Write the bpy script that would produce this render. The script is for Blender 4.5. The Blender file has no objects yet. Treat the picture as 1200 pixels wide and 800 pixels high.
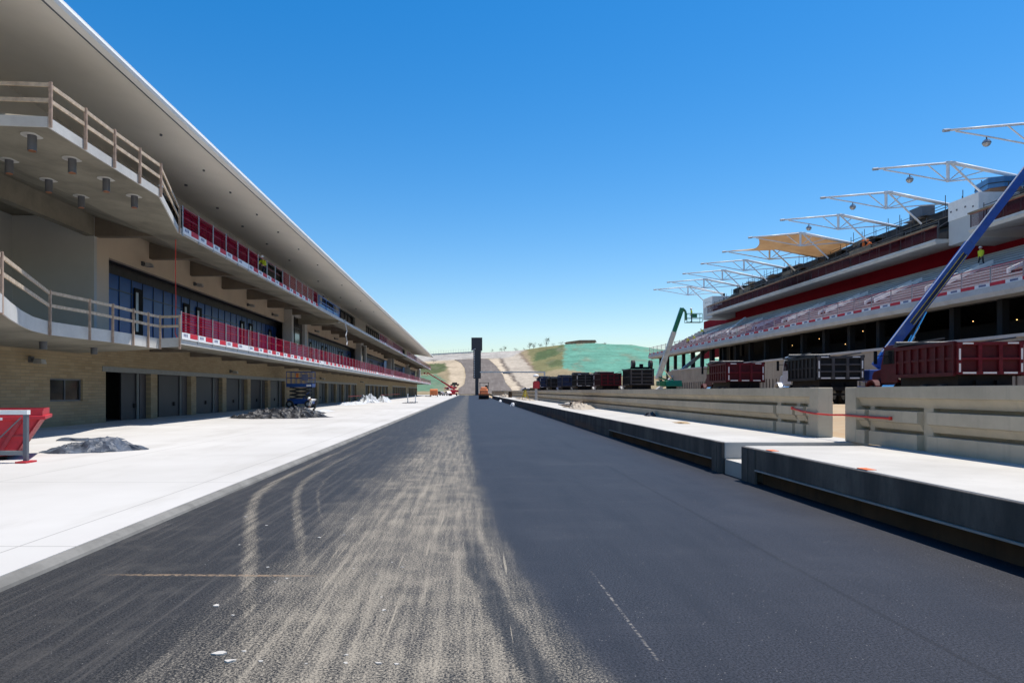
import bpy, bmesh, math, random
from mathutils import Vector, Matrix
from mathutils import noise as mn
random.seed(7)
R = math.radians
scene = bpy.context.scene
COL = scene.collection

# ------------------------------------------------------------------ materials
class NT:
    def __init__(s, name):
        s.m = bpy.data.materials.new(name); s.m.use_nodes = True
        s.t = s.m.node_tree; s.t.nodes.clear()
        s.out = s.n('ShaderNodeOutputMaterial')
    def n(s, typ, **kw):
        nd = s.t.nodes.new(typ)
        for k, v in kw.items():
            setattr(nd, k, v)
        return nd
    def l(s, a, b):
        s.t.links.new(a, b)
    def set(s, sock, v):
        if hasattr(v, 'is_linked') or isinstance(v, bpy.types.NodeSocket): s.l(v, sock)
        else: sock.default_value = v
    def math(s, op, a, b=0.0, c=0.0, clamp=False):
        nd = s.n('ShaderNodeMath', operation=op); nd.use_clamp = clamp
        for i, v in enumerate((a, b, c)):
            s.set(nd.inputs[i], v)
        return nd.outputs[0]
    def co(s):
        return s.n('ShaderNodeTexCoord').outputs['Object']
    def pos(s):
        return s.n('ShaderNodeNewGeometry').outputs['Position']
    def xyz(s, v):
        nd = s.n('ShaderNodeSeparateXYZ'); s.l(v, nd.inputs[0]); return nd.outputs
    def comb(s, x, y, z):
        nd = s.n('ShaderNodeCombineXYZ')
        for i, v in enumerate((x, y, z)): s.set(nd.inputs[i], v)
        return nd.outputs[0]
    def noise(s, vec, scale, detail=4, rough=.55, dist=0):
        nd = s.n('ShaderNodeTexNoise'); s.l(vec, nd.inputs['Vector'])
        nd.inputs['Scale'].default_value = scale; nd.inputs['Detail'].default_value = detail
        nd.inputs['Roughness'].default_value = rough; nd.inputs['Distortion'].default_value = dist
        return nd.outputs[0]
    def scalev(s, v, x, y, z):
        nd = s.n('ShaderNodeVectorMath', operation='MULTIPLY'); s.l(v, nd.inputs[0]); nd.inputs[1].default_value = (x, y, z)
        return nd.outputs[0]
    def ramp(s, fac, stops):
        nd = s.n('ShaderNodeValToRGB'); s.set(nd.inputs[0], fac)
        el = nd.color_ramp.elements
        while len(el) < len(stops): el.new(.5)
        for e, (p, c) in zip(el, stops):
            e.position = p; e.color = (*c, 1) if len(c) == 3 else c
        return nd.outputs[0]
    def mix(s, f, a, b, blend='MIX'):
        nd = s.n('ShaderNodeMix', data_type='RGBA', blend_type=blend)
        s.set(nd.inputs[0], f)
        for i, v in ((6, a), (7, b)):
            if isinstance(v, tuple): v = (*v, 1) if len(v) == 3 else v
            s.set(nd.inputs[i], v)
        return nd.outputs[2]
    def smooth(s, v, a, b):
        nd = s.n('ShaderNodeMapRange', interpolation_type='SMOOTHSTEP')
        s.set(nd.inputs[0], v); nd.inputs[1].default_value = a; nd.inputs[2].default_value = b
        return nd.outputs[0]
    def bump(s, h, strength=.3, dist=.02):
        nd = s.n('ShaderNodeBump'); s.l(h, nd.inputs['Height'])
        nd.inputs['Strength'].default_value = strength; nd.inputs['Distance'].default_value = dist
        return nd.outputs[0]
    def bsdf(s, color, rough=.7, metal=0, normal=None, spec=.5, coat=0, emis=None):
        b = s.n('ShaderNodeBsdfPrincipled')
        if isinstance(color, tuple): color = (*color, 1) if len(color) == 3 else color
        s.set(b.inputs['Base Color'], color); s.set(b.inputs['Roughness'], rough)
        s.set(b.inputs['Metallic'], metal); b.inputs['Specular IOR Level'].default_value = spec
        b.inputs['Coat Weight'].default_value = coat
        if normal is not None: s.l(normal, b.inputs['Normal'])
        if emis:
            b.inputs['Emission Color'].default_value = (*emis[0], 1); b.inputs['Emission Strength'].default_value = emis[1]
        s.l(b.outputs[0], s.out.inputs[0])
        return b

def mat_var(name, c, var=.18, rough=.6, metal=0, scale=3., dirt=None, dirtamt=.35, bump=0., spec=.5, coat=0):
    """plain surface with cloudy tone variation and optional dirt"""
    t = NT(name); p = t.co()
    n1 = t.noise(p, scale, 5, .6)
    lo = tuple(x * (1 - var) for x in c); hi = tuple(min(1, x * (1 + var)) for x in c)
    col = t.ramp(n1, [(.3, lo), (.7, hi)])
    if dirt:
        n2 = t.noise(p, scale * .45, 6, .65)
        f = t.math('MULTIPLY', t.smooth(n2, .45, .75), dirtamt)
        col = t.mix(f, col, dirt)
    nor = t.bump(t.noise(p, scale * 8, 4), bump, .01) if bump else None
    t.bsdf(col, rough, metal, nor, spec, coat)
    return t.m

def mat_concrete(name, c, stain=.3, stainc=None, scale=.6, streak=0., bump=.15, pit=True, rough=.85):
    t = NT(name); p = t.co()
    a = t.noise(p, scale, 6, .6); b = t.noise(p, scale * 9, 5, .6); g = t.noise(p, scale * 80, 3, .6)
    col = t.ramp(a, [(.28, tuple(x * (1 - stain) for x in c)), (.55, c), (.8, tuple(min(1, x * (1 + stain * .4)) for x in c))])
    col = t.mix(t.math('MULTIPLY', t.smooth(b, .35, .75), .25), col, tuple(x * .72 for x in c))
    if streak:
        v = t.scalev(p, 2.2, 2.2, .12)
        st = t.noise(v, 1.6, 5, .65)
        col = t.mix(t.math('MULTIPLY', t.smooth(st, .5, .75), streak), col, stainc or tuple(x * .45 for x in c))
    nor = t.bump(t.math('ADD', g, t.math('MULTIPLY', b, .6)), bump, .01)
    t.bsdf(col, rough, 0, nor, .3)
    return t.m

M = {}
# --- painted / misc
M['white_paint'] = mat_var('white_paint', (.78, .78, .76), .06, .45)
M['white_steel'] = mat_var('white_steel', (.72, .73, .74), .08, .4, dirt=(.45, .40, .34), dirtamt=.25)
M['wood'] = mat_var('wood', (.47, .38, .28), .3, .75, scale=6, dirt=(.32, .2, .12), dirtamt=.4, bump=.2)
M['wood_post'] = mat_var('wood_post', (.40, .29, .22), .3, .75, scale=6, bump=.2)
M['galv'] = mat_var('galv', (.42, .44, .46), .15, .45, .6)
M['dark_steel'] = mat_var('dark_steel', (.045, .047, .052), .3, .55, .3)
M['black'] = mat_var('black', (.010, .010, .0115), .3, .7, spec=.15)
M['rubber'] = mat_var('rubber', (.025, .024, .024), .25, .85, dirt=(.2, .16, .12), dirtamt=.35, bump=.3)
M['chrome'] = mat_var('chrome', (.75, .76, .78), .05, .18, 1.)
M['red_paint'] = mat_var('red_paint', (.33, .018, .03), .2, .4, dirt=(.16, .07, .05), dirtamt=.4)
M['bin_red'] = mat_var('bin_red', (.48, .012, .025), .15, .5, dirt=(.2, .05, .04), dirtamt=.35, scale=2)
M['truck_red'] = mat_var('truck_red', (.062, .005, .009), .25, .6, dirt=(.055, .018, .018), dirtamt=.35, spec=.18)
M['truck_maroon'] = mat_var('truck_maroon', (.035, .012, .014), .25, .65, dirt=(.06, .045, .04), dirtamt=.4, spec=.18)
M['truck_black'] = mat_var('truck_black', (.010, .0105, .0125), .25, .6, dirt=(.045, .04, .037), dirtamt=.35, spec=.18)
M['truck_navy'] = mat_var('truck_navy', (.015, .028, .075), .25, .6, dirt=(.09, .08, .08), dirtamt=.3, spec=.18)
M['truck_grey'] = mat_var('truck_grey', (.20, .20, .205), .2, .5, dirt=(.1, .09, .08), dirtamt=.4)
M['rib_red'] = mat_var('rib_red', (.105, .008, .015), .25, .65, dirt=(.10, .035, .03), dirtamt=.35, spec=.18)
M['rib_grey'] = mat_var('rib_grey', (.055, .055, .062), .25, .65, dirt=(.14, .125, .11), dirtamt=.5, spec=.18)
M['cab_white'] = mat_var('cab_white', (.62, .64, .68), .08, .3, dirt=(.3, .27, .24), dirtamt=.3, coat=.3)
M['blue_lift'] = mat_var('blue_lift', (.01, .055, .28), .15, .4, dirt=(.06, .09, .17), dirtamt=.3, coat=.3)
M['blue_scissor'] = mat_var('blue_scissor', (.008, .07, .30), .2, .45, dirt=(.05, .08, .14), dirtamt=.3)
M['green_lift'] = mat_var('green_lift', (.006, .17, .065), .15, .4, dirt=(.05, .14, .07), dirtamt=.3, coat=.3)
M['green_dark'] = mat_var('green_dark', (.006, .075, .045), .15, .45)
M['cream_boom'] = mat_var('cream_boom', (.74, .65, .50), .12, .45, dirt=(.3, .25, .18), dirtamt=.35)
M['orange_paint'] = mat_var('orange_paint', (.62, .17, .045), .15, .5, dirt=(.3, .16, .09), dirtamt=.4)
M['yellow_paint'] = mat_var('yellow_paint', (.62, .48, .03), .12, .5)
M['red_strap'] = mat_var('red_strap', (.62, .035, .02), .15, .6)
M['orange_dot'] = mat_var('orange_dot', (.75, .13, .02), .15, .7)
M['copper'] = mat_var('copper', (.62, .25, .12), .1, .35, .7)
M['fix_grey'] = mat_var('fix_grey', (.10, .11, .13), .1, .5)
M['navy_tower'] = mat_var('navy_tower', (.012, .018, .03), .2, .45)
M['glass_dark'] = mat_var('glass_dark', (.012, .014, .017), .2, .08)
M['far_glass'] = mat_var('far_glass', (.03, .04, .05), .2, .1)
M['cloth_vest'] = mat_var('cloth_vest', (.55, .62, .03), .12, .8)
M['cloth_orange'] = mat_var('cloth_orange', (.75, .16, .02), .12, .8)
M['cloth_navy'] = mat_var('cloth_navy', (.02, .028, .06), .2, .85)
M['cloth_white'] = mat_var('cloth_white', (.68, .68, .66), .1, .85)
M['cloth_dark'] = mat_var('cloth_dark', (.035, .035, .04), .2, .85)
M['jeans'] = mat_var('jeans', (.06, .085, .15), .2, .85)
M['skin'] = mat_var('skin', (.36, .20, .13), .08, .6)
M['lampred'] = mat_var('lampred', (.45, .01, .01), .1, .25)
M['reflect'] = mat_var('reflect', (.62, .62, .64), .08, .35)
M['bark'] = mat_var('bark', (.10, .075, .055), .3, .9, scale=8)
M['scaf_tube'] = mat_var('scaf_tube', (.10, .10, .105), .2, .5, .4)
M['plank'] = mat_var('plank', (.24, .19, .13), .3, .85, scale=2, dirt=(.08, .06, .05), dirtamt=.4)
M['tank_blue'] = mat_var('tank_blue', (.05, .17, .36), .15, .5)
M['tank_brown'] = mat_var('tank_brown', (.22, .12, .07), .15, .6)
M['red_wall'] = mat_var('red_wall', (.20, .004, .014), .12, .8, spec=.08, dirt=(.18, .02, .03), dirtamt=.3, scale=.5)
M['soffit'] = mat_var('soffit', (.87, .825, .75), .05, .7, scale=.3)
M['roof_edge'] = mat_var('roof_edge', (.72, .73, .72), .05, .45, scale=.4)
M['beige_bounce'] = mat_var('beige_bounce', (.60, .51, .40), .07, .85, scale=.5, dirt=(.42, .35, .27), dirtamt=.3)  # warm bounce light from the ground is put into this wall colour
M['grey_wall'] = mat_var('grey_wall', (.48, .50, .50), .06, .8, scale=.5)
M['door'] = mat_var('door', (.024, .025, .031), .12, .55, scale=.8, dirt=(.055, .052, .05), dirtamt=.4)
M['door_strip'] = mat_var('door_strip', (.06, .056, .06), .12, .55, scale=.8)
M['lintel'] = mat_var('lintel', (.20, .215, .215), .1, .55)
M['interior'] = mat_var('interior', (.06, .06, .06), .2, .9)
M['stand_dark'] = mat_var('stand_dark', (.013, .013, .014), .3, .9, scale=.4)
M['upper_rows_shade'] = mat_var('upper_rows_shade', (.05, .047, .045), .35, .85, scale=.6, dirt=(.03, .03, .03), dirtamt=.6)  # shadow under the scaffold decks is put into this dark colour
M['board_white'] = mat_var('board_white', (.78, .78, .78), .05, .6)
M['board_red'] = mat_var('board_red', (.55, .012, .03), .08, .6)
M['board_ink'] = mat_var('board_ink', (.12, .14, .25), .1, .6)
M['conc_bin'] = M['galv']

# --- concretes
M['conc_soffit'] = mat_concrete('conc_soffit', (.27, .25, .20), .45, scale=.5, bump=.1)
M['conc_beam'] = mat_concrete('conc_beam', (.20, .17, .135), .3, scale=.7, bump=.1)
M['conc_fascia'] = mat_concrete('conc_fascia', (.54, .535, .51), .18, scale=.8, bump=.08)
M['conc_wall'] = mat_concrete('conc_wall', (.50, .43, .32), .22, (.25, .22, .18), .7, .35, .12)
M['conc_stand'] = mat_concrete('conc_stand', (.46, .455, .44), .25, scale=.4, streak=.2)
M['riser_shade'] = mat_concrete('riser_shade', (.15, .145, .14), .35, scale=.5, streak=.3)  # shade below each nosing is put into this darker riser colour
M['conc_retain'] = mat_concrete('conc_retain', (.42, .36, .28), .25, (.2, .16, .12), .5, .5)

def bench_top():
    t = NT('bench_top'); p = t.pos()
    a = t.noise(p, .7, 6, .6); b = t.noise(p, 14, 4, .6)
    col = t.ramp(a, [(.3, (.385, .365, .33)), (.65, (.475, .455, .415))])
    sp = t.smooth(t.noise(t.scalev(p, 1, .5, 1), 5.0, 6, .75), .62, .72)
    col = t.mix(t.math('MULTIPLY', sp, .45), col, (.30, .25, .19))
    x, y, z = t.xyz(p)
    col = t.mix(t.math('MULTIPLY', t.smooth(b, .6, .72), .3), col, (.36, .33, .29))
    t.bsdf(col, .85, 0, t.bump(b, .12, .01), .3)
    return t.m
M['bench_top'] = bench_top()

def bench_face():
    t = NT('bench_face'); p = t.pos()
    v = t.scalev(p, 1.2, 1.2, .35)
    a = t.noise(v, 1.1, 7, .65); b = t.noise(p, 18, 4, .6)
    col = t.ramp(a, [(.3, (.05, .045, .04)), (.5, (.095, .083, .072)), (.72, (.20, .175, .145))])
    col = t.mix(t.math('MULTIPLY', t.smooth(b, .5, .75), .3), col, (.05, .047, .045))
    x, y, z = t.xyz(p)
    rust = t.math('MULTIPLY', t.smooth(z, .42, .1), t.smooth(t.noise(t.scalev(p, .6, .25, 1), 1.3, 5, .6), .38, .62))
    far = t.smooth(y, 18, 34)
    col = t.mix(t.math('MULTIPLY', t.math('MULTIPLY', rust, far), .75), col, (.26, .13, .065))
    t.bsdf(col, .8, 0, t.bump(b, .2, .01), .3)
    return t.m
M['bench_face'] = bench_face()
M['rust_face'] = mat_concrete('rust_face', (.085, .05, .026), .45, (.03, .022, .016), .9, .6)
M['flange'] = mat_var('flange', (.34, .32, .29), .25, .6, scale=2)

def brick():
    t = NT('brick_blocks'); p = t.co(); x, y, z = t.xyz(p)
    v = t.comb(y, z, 0.0)
    bk = t.n('ShaderNodeTexBrick'); t.l(v, bk.inputs['Vector'])
    bk.inputs['Scale'].default_value = 1.0
    bk.inputs['Brick Width'].default_value = .60; bk.inputs['Row Height'].default_value = .145
    bk.inputs['Mortar Size'].default_value = .014; bk.inputs['Mortar Smooth'].default_value = .3
    bk.inputs['Color1'].default_value = (.37, .29, .18, 1); bk.inputs['Color2'].default_value = (.29, .22, .13, 1)
    bk.inputs['Mortar'].default_value = (.24, .20, .14, 1)
    n = t.noise(p, .7, 5, .6)
    col = t.mix(t.math('MULTIPLY', t.smooth(n, .4, .7), .4), bk.outputs['Color'], (.36, .30, .20))
    t.bsdf(col, .88, 0, t.bump(t.math('SUBTRACT', 1.0, bk.outputs['Fac']), .5, .012), .25)
    return t.m
M['brick'] = brick()

def glass_wall():
    t = NT('sky_tint_glazing'); p = t.co()
    n = t.noise(t.scalev(p, 1, .35, 1), 1.2, 3)
    col = t.ramp(n, [(.35, (.010, .058, .24)), (.7, (.016, .085, .33))])  # reflected sky is put into the base colour as flat blue
    t.bsdf(col, .3, .0, None, .2)
    return t.m
M['sky_tint_glass'] = glass_wall(); M['mullion'] = mat_var('mullion', (.012, .03, .085), .1, .4)

def net(name, c, cov, pitch=.13):
    t = NT(name); p = t.co(); x, y, z = t.xyz(p)
    def lines(v):
        fr = t.math('FRACT', t.math('DIVIDE', v, pitch)); return t.math('LESS_THAN', fr, cov)
    g = t.math('MAXIMUM', lines(t.math('ADD', x, y)), lines(z))
    d = t.n('ShaderNodeBsdfDiffuse'); d.inputs[0].default_value = (*c, 1)
    tl = t.n('ShaderNodeBsdfTranslucent'); tl.inputs[0].default_value = (*c, 1)
    m1 = t.n('ShaderNodeMixShader'); m1.inputs[0].default_value = .4
    t.l(d.outputs[0], m1.inputs[1]); t.l(tl.outputs[0], m1.inputs[2])
    tr = t.n('ShaderNodeBsdfTransparent')
    m2 = t.n('ShaderNodeMixShader'); t.l(g, m2.inputs[0]); t.l(tr.outputs[0], m2.inputs[1]); t.l(m1.outputs[0], m2.inputs[2])
    t.l(m2.outputs[0], t.out.inputs[0])
    return t.m
M['net_red'] = net('net_red', (.40, .010, .045), .27)
M['net_pink'] = net('net_pink', (.50, .05, .07), .085, .12)
M['net_dark'] = net('net_dark', (.055, .006, .012), .33, .09)

def tent():
    t = NT('canopy_fabric'); p = t.co(); n = t.noise(p, .6, 4)
    col = t.ramp(n, [(.3, (.56, .42, .28)), (.7, (.66, .52, .36))])
    d = t.n('ShaderNodeBsdfDiffuse'); t.l(col, d.inputs[0])
    tl = t.n('ShaderNodeBsdfTranslucent'); t.l(col, tl.inputs[0])
    m = t.n('ShaderNodeMixShader'); m.inputs[0].default_value = .55
    t.l(d.outputs[0], m.inputs[1]); t.l(tl.outputs[0], m.inputs[2]); t.l(m.outputs[0], t.out.inputs[0])
    return t.m
M['tent'] = tent()

def tarp(name, c, hi):
    t = NT(name); p = t.co(); n = t.noise(p, 2.2, 5, .6)
    col = t.ramp(n, [(.35, c), (.7, hi)])
    t.bsdf(col, .48, 0, t.bump(t.noise(p, 9, 4, .6, 1.), .5, .03), .3)
    return t.m
M['tarp_grey'] = tarp('tarp_grey', (.028, .036, .050), (.09, .112, .15))
M['tarp_black'] = tarp('tarp_black', (.012, .013, .016), (.04, .042, .048))
M['sheet_white'] = tarp('sheet_white', (.42, .44, .46), (.6, .62, .64))

def asphalt():
    t = NT('pit_lane_asphalt'); p = t.pos(); x, y, z = t.xyz(p)
    fine = t.noise(p, 150, 2, .7); gr = t.noise(p, 60, 3, .7); gr2 = t.noise(p, 22, 4, .65); big = t.noise(p, .35, 5, .6); mid = t.noise(p, 2.2, 6, .62)
    stre = t.noise(t.scalev(p, 1, .13, 1), 2.3, 7, .68)         # drawn out along the lane
    stf = t.noise(t.scalev(p, 1, .035, 1), 11, 7, .7)
    stx = t.noise(t.scalev(p, .25, 1, 1), 1.6, 6, .65)          # roller marks across the lane
    left = t.mix(t.smooth(gr, .3, .7), (.004, .005, .006), (.046, .046, .048))
    left = t.mix(t.math('MULTIPLY', t.smooth(stf, .45, .72), .5), left, (.095, .088, .08))
    left = t.mix(t.math('MULTIPLY', t.smooth(mid, .5, .72), .35), left, (.08, .075, .068))
    fresh = t.mix(t.smooth(gr, .3, .7), (.002, .0025, .004), (.040, .043, .056))
    fresh = t.mix(t.math('MULTIPLY', t.smooth(stre, .44, .66), .45), fresh, (.011, .013, .019))
    fresh = t.mix(t.math('MULTIPLY', t.smooth(stx, .5, .7), .25), fresh, (.043, .044, .052))
    seam = t.math('ABSOLUTE', t.math('SUBTRACT', t.math('ADD', x, t.math('MULTIPLY', mid, .03)), 3.15))
    fresh = t.mix(t.math('MULTIPLY', t.math('SUBTRACT', 1.0, t.smooth(seam, .01, .035)), .5), fresh, (.008, .008, .01))
    fresh = t.mix(t.math('MULTIPLY', t.smooth(big, .5, .7), .35), fresh, (.04, .042, .05))
    jx = t.math('ADD', -.12, t.math('DIVIDE', 4.1, t.math('ADD', y, .3)))
    wob = t.math('MULTIPLY', t.math('SUBTRACT', t.noise(t.scalev(p, 0, .5, 0), 1.3, 4), .5), .25)
    wob = t.math('ADD', wob, t.math('MULTIPLY', t.math('SUBTRACT', gr2, .5), .14))
    d = t.math('SUBTRACT', x, t.math('ADD', jx, wob))
    isr = t.smooth(d, -.16, .14)
    base = t.mix(isr, left, fresh)
    ltl = t.math('ADD', -2.1, t.math('MULTIPLY', t.math('SUBTRACT', big, .5), 1.6))
    dl = t.smooth(t.math('SUBTRACT', x, ltl), -.4, 1.2)
    dustm = t.math('MULTIPLY', dl, t.math('SUBTRACT', 1.0, t.smooth(d, -.34, .20)))
    patch = t.math('ADD', t.math('ADD', t.math('MULTIPLY', stre, .35), t.math('MULTIPLY', stf, .65)), t.math('MULTIPLY', mid, .35))
    stmask = t.smooth(patch, .46, .94)
    grain = t.math('MULTIPLY', t.smooth(gr, .30, .62), t.math('ADD', .55, t.math('MULTIPLY', t.smooth(fine, .3, .6), .45)))
    near = t.math('SUBTRACT', 1.0, t.math('MULTIPLY', t.smooth(y, 6, 45), .5))
    f = t.math('MULTIPLY', t.math('MULTIPLY', dustm, t.math('ADD', .16, t.math('MULTIPLY', stmask, .42))), near)
    # darker worn wheel strip just left of the joint
    strip = t.math('MULTIPLY', t.math('SUBTRACT', 1.0, t.smooth(t.math('ABSOLUTE', t.math('ADD', d, .38)), .05, .16)), t.math('SUBTRACT', 1.0, t.smooth(y, 6.5, 9)))
    f = t.math('MULTIPLY', f, t.math('SUBTRACT', 1.0, t.math('MULTIPLY', strip, .75)))
    def track(a, b, w, amt, lim):
        c = t.math('SMOOTH_MAX', t.math('ADD', a, t.math('MULTIPLY', y, b)), lim, .9)
        c = t.math('ADD', c, t.math('MULTIPLY', t.math('SUBTRACT', mid, .5), .12))
        dd = t.math('ADD', t.math('ABSOLUTE', t.math('SUBTRACT', x, c)), t.math('MULTIPLY', t.math('SUBTRACT', gr2, .5), .12))
        m = t.math('SUBTRACT', 1.0, t.smooth(dd, w * .1, w * 1.0))
        m = t.math('MULTIPLY', m, t.math('SUBTRACT', 1.0, t.math('MULTIPLY', t.smooth(y, 9, 34), .85)))
        m = t.math('MULTIPLY', m, t.math('ADD', .45, t.math('MULTIPLY', t.smooth(stf, .38, .6), .5)))
        return t.math('MULTIPLY', m, amt)
    for a, b, w, amt, lim in ((-.02, -.318, .15, .38, -3.65), (.22, -.276, .12, .33, -3.2), (.55, -.276, .05, .22, -2.8)):
        f = t.math('MAXIMUM', f, track(a, b, w, amt, lim))
    sc = t.smooth(t.noise(t.scalev(p, 1, .02, 1), 24, 3, .5), .66, .70)
    f = t.math('MAXIMUM', f, t.math('MULTIPLY', t.math('MULTIPLY', sc, t.smooth(x, -2.6, -1.0)), t.math('MULTIPLY', t.math('SUBTRACT', 1.0, isr), .55)))
    # dust lies between the stones: speckle whose density follows f
    sp_ = t.math('ADD', t.math('MULTIPLY', t.smooth(gr, .3, .7), .6), t.math('MULTIPLY', t.smooth(fine, .3, .7), .4))
    f = t.math('MULTIPLY', t.smooth(t.math('ADD', sp_, t.math('MULTIPLY', f, 1.15)), .62, 1.22), t.smooth(f, 0.0, .16))
    ln = t.math('ABSOLUTE', t.math('SUBTRACT', t.math('ADD', y, t.math('MULTIPLY', x, .02)), 6.26))
    lm = t.math('MULTIPLY', t.math('SUBTRACT', 1.0, t.smooth(ln, .008, .045)), t.math('MULTIPLY', t.smooth(x, -3.5, -2.9), t.math('SUBTRACT', 1.0, t.smooth(x, -1.8, -1.3))))
    lm = t.math('MULTIPLY', lm, t.smooth(gr2, .38, .56))
    col = t.mix(t.math('MULTIPLY', f, .97), base, t.mix(gr, (.19, .165, .13), (.385, .345, .275)))
    col = t.mix(t.math('MULTIPLY', lm, .8), col, (.27, .19, .12))
    vo = t.n('ShaderNodeTexVoronoi'); t.l(p, vo.inputs['Vector']); vo.inputs['Scale'].default_value = 30
    fl = t.math('MULTIPLY', t.math('LESS_THAN', vo.outputs['Distance'], .12), t.math('GREATER_THAN', t.noise(p, 5, 2), .60))
    col = t.mix(t.math('MULTIPLY', fl, .45), col, (.42, .40, .37))
    def scratch(x0, y0, k, w, ya, yb, amt):
        dd = t.math('ABSOLUTE', t.math('SUBTRACT', x, t.math('ADD', x0, t.math('MULTIPLY', t.math('SUBTRACT', y, y0), k))))
        m = t.math('SUBTRACT', 1.0, t.smooth(dd, w * .3, w))
        m = t.math('MULTIPLY', m, t.math('MULTIPLY', t.smooth(y, ya, ya + .3), t.math('SUBTRACT', 1.0, t.smooth(y, yb - .6, yb))))
        return t.math('MULTIPLY', m, t.math('MULTIPLY', t.smooth(gr2, .45, .62), amt))
    col = t.mix(scratch(1.19, 4.4, -.02, .016, 4.2, 6.6, .6), col, (.30, .27, .23))
    rough = t.math('ADD', .60, t.math('MULTIPLY', f, .3))
    hh = t.math('ADD', t.math('MULTIPLY', gr, .8), t.math('MULTIPLY', fine, .5))
    t.bsdf(col, rough, 0, t.bump(hh, .6, .008), .22)
    return t.m
M['asphalt'] = asphalt()

def apron():
    t = NT('apron_concrete'); p = t.pos(); x, y, z = t.xyz(p)
    a = t.noise(p, .12, 5, .6); b = t.noise(t.scalev(p, 1, .25, 1), .9, 6, .62); g = t.noise(p, 40, 3, .6)
    col = t.ramp(a, [(.3, (.405, .392, .37)), (.65, (.505, .495, .475))])
    col = t.mix(t.math('MULTIPLY', t.smooth(b, .48, .7), .55), col, (.38, .365, .34))
    def joint(v, pitch, off):
        fr = t.math('FRACT', t.math('DIVIDE', t.math('ADD', v, off), pitch))
        return t.math('LESS_THAN', t.math('MULTIPLY', fr, pitch), .02)
    j = t.math('MAXIMUM', joint(y, 5.0, 2.9), joint(x, 3.7, 1.0))
    col = t.mix(t.math('MULTIPLY', j, .6), col, (.16, .155, .145))
    # construction dirt toward the garages
    dd = t.math('MULTIPLY', t.smooth(x, -10, -17), t.smooth(t.noise(p, .5, 6, .65), .42, .66))
    col = t.mix(t.math('MULTIPLY', dd, .45), col, (.33, .31, .28))
    t.bsdf(col, .85, 0, t.bump(g, .06, .01), .3)
    return t.m
M['apron'] = apron()
M['edge_strip'] = mat_concrete('edge_strip', (.20, .195, .18), .4, (.07, .07, .065), 1.4, .3)

def dirt():
    t = NT('dirt'); p = t.pos()
    a = t.noise(p, .08, 6, .6); b = t.noise(p, 1.4, 6, .65)
    col = t.ramp(a, [(.3, (.30, .21, .12)), (.6, (.40, .31, .20)), (.8, (.46, .39, .28))])
    col = t.mix(t.math('MULTIPLY', t.smooth(b, .45, .7), .5), col, (.34, .20, .10))
    t.bsdf(col, .95, 0, t.bump(b, .4, .05), .2)
    return t.m
M['dirt'] = dirt()

def hillmat():
    t = NT('hill_cover'); p = t.pos()
    at = t.n('ShaderNodeVertexColor'); at.layer_name = 'cover'
    a = t.noise(p, .09, 6, .68); b = t.noise(p, .5, 6, .7)
    v = t.math('ADD', t.math('MULTIPLY', a, .9), t.math('MULTIPLY', b, .7))
    k = t.n('ShaderNodeMapRange'); t.l(v, k.inputs[0]); k.inputs[1].default_value = .45; k.inputs[2].default_value = 1.15; k.inputs[3].default_value = .5; k.inputs[4].default_value = 1.35
    vm = t.n('ShaderNodeVectorMath', operation='SCALE'); t.l(at.outputs[0], vm.inputs[0]); t.l(k.outputs[0], vm.inputs['Scale'])
    t.bsdf(vm.outputs[0], .95, 0, t.bump(b, .5, .3), .1)
    return t.m
M['hill'] = hillmat()
def hilltrack():
    t = NT('uphill_asphalt'); p = t.pos()
    a = t.noise(p, .12, 6, .6); b = t.noise(t.scalev(p, 1, .1, .1), .8, 4)
    col = t.ramp(a, [(.3, (.10, .082, .070)), (.7, (.155, .13, .11))])
    col = t.mix(t.math('MULTIPLY', t.smooth(b, .45, .7), .4), col, (.21, .185, .16))
    t.bsdf(col, .9, 0, None, .3); return t.m
M['hilltrack'] = hilltrack()
def foliage(name, c):
    t = NT(name); oi = t.n('ShaderNodeNewGeometry')
    col = t.ramp(oi.outputs['Random Per Island'], [(0, tuple(x * .55 for x in c)), (1, tuple(x * 1.5 for x in c))])
    t.bsdf(col, .7, 0, None, .3); return t.m
M['leaf'] = foliage('leaf', (.06, .075, .035))
M['leaf_dry'] = foliage('leaf_dry', (.10, .085, .05))
M['bulb'] = None
t_ = NT('bulb'); t_.bsdf((.8, .6, .3), .5, emis=((1., .62, .22), 2.5)); M['bulb'] = t_.m

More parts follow.
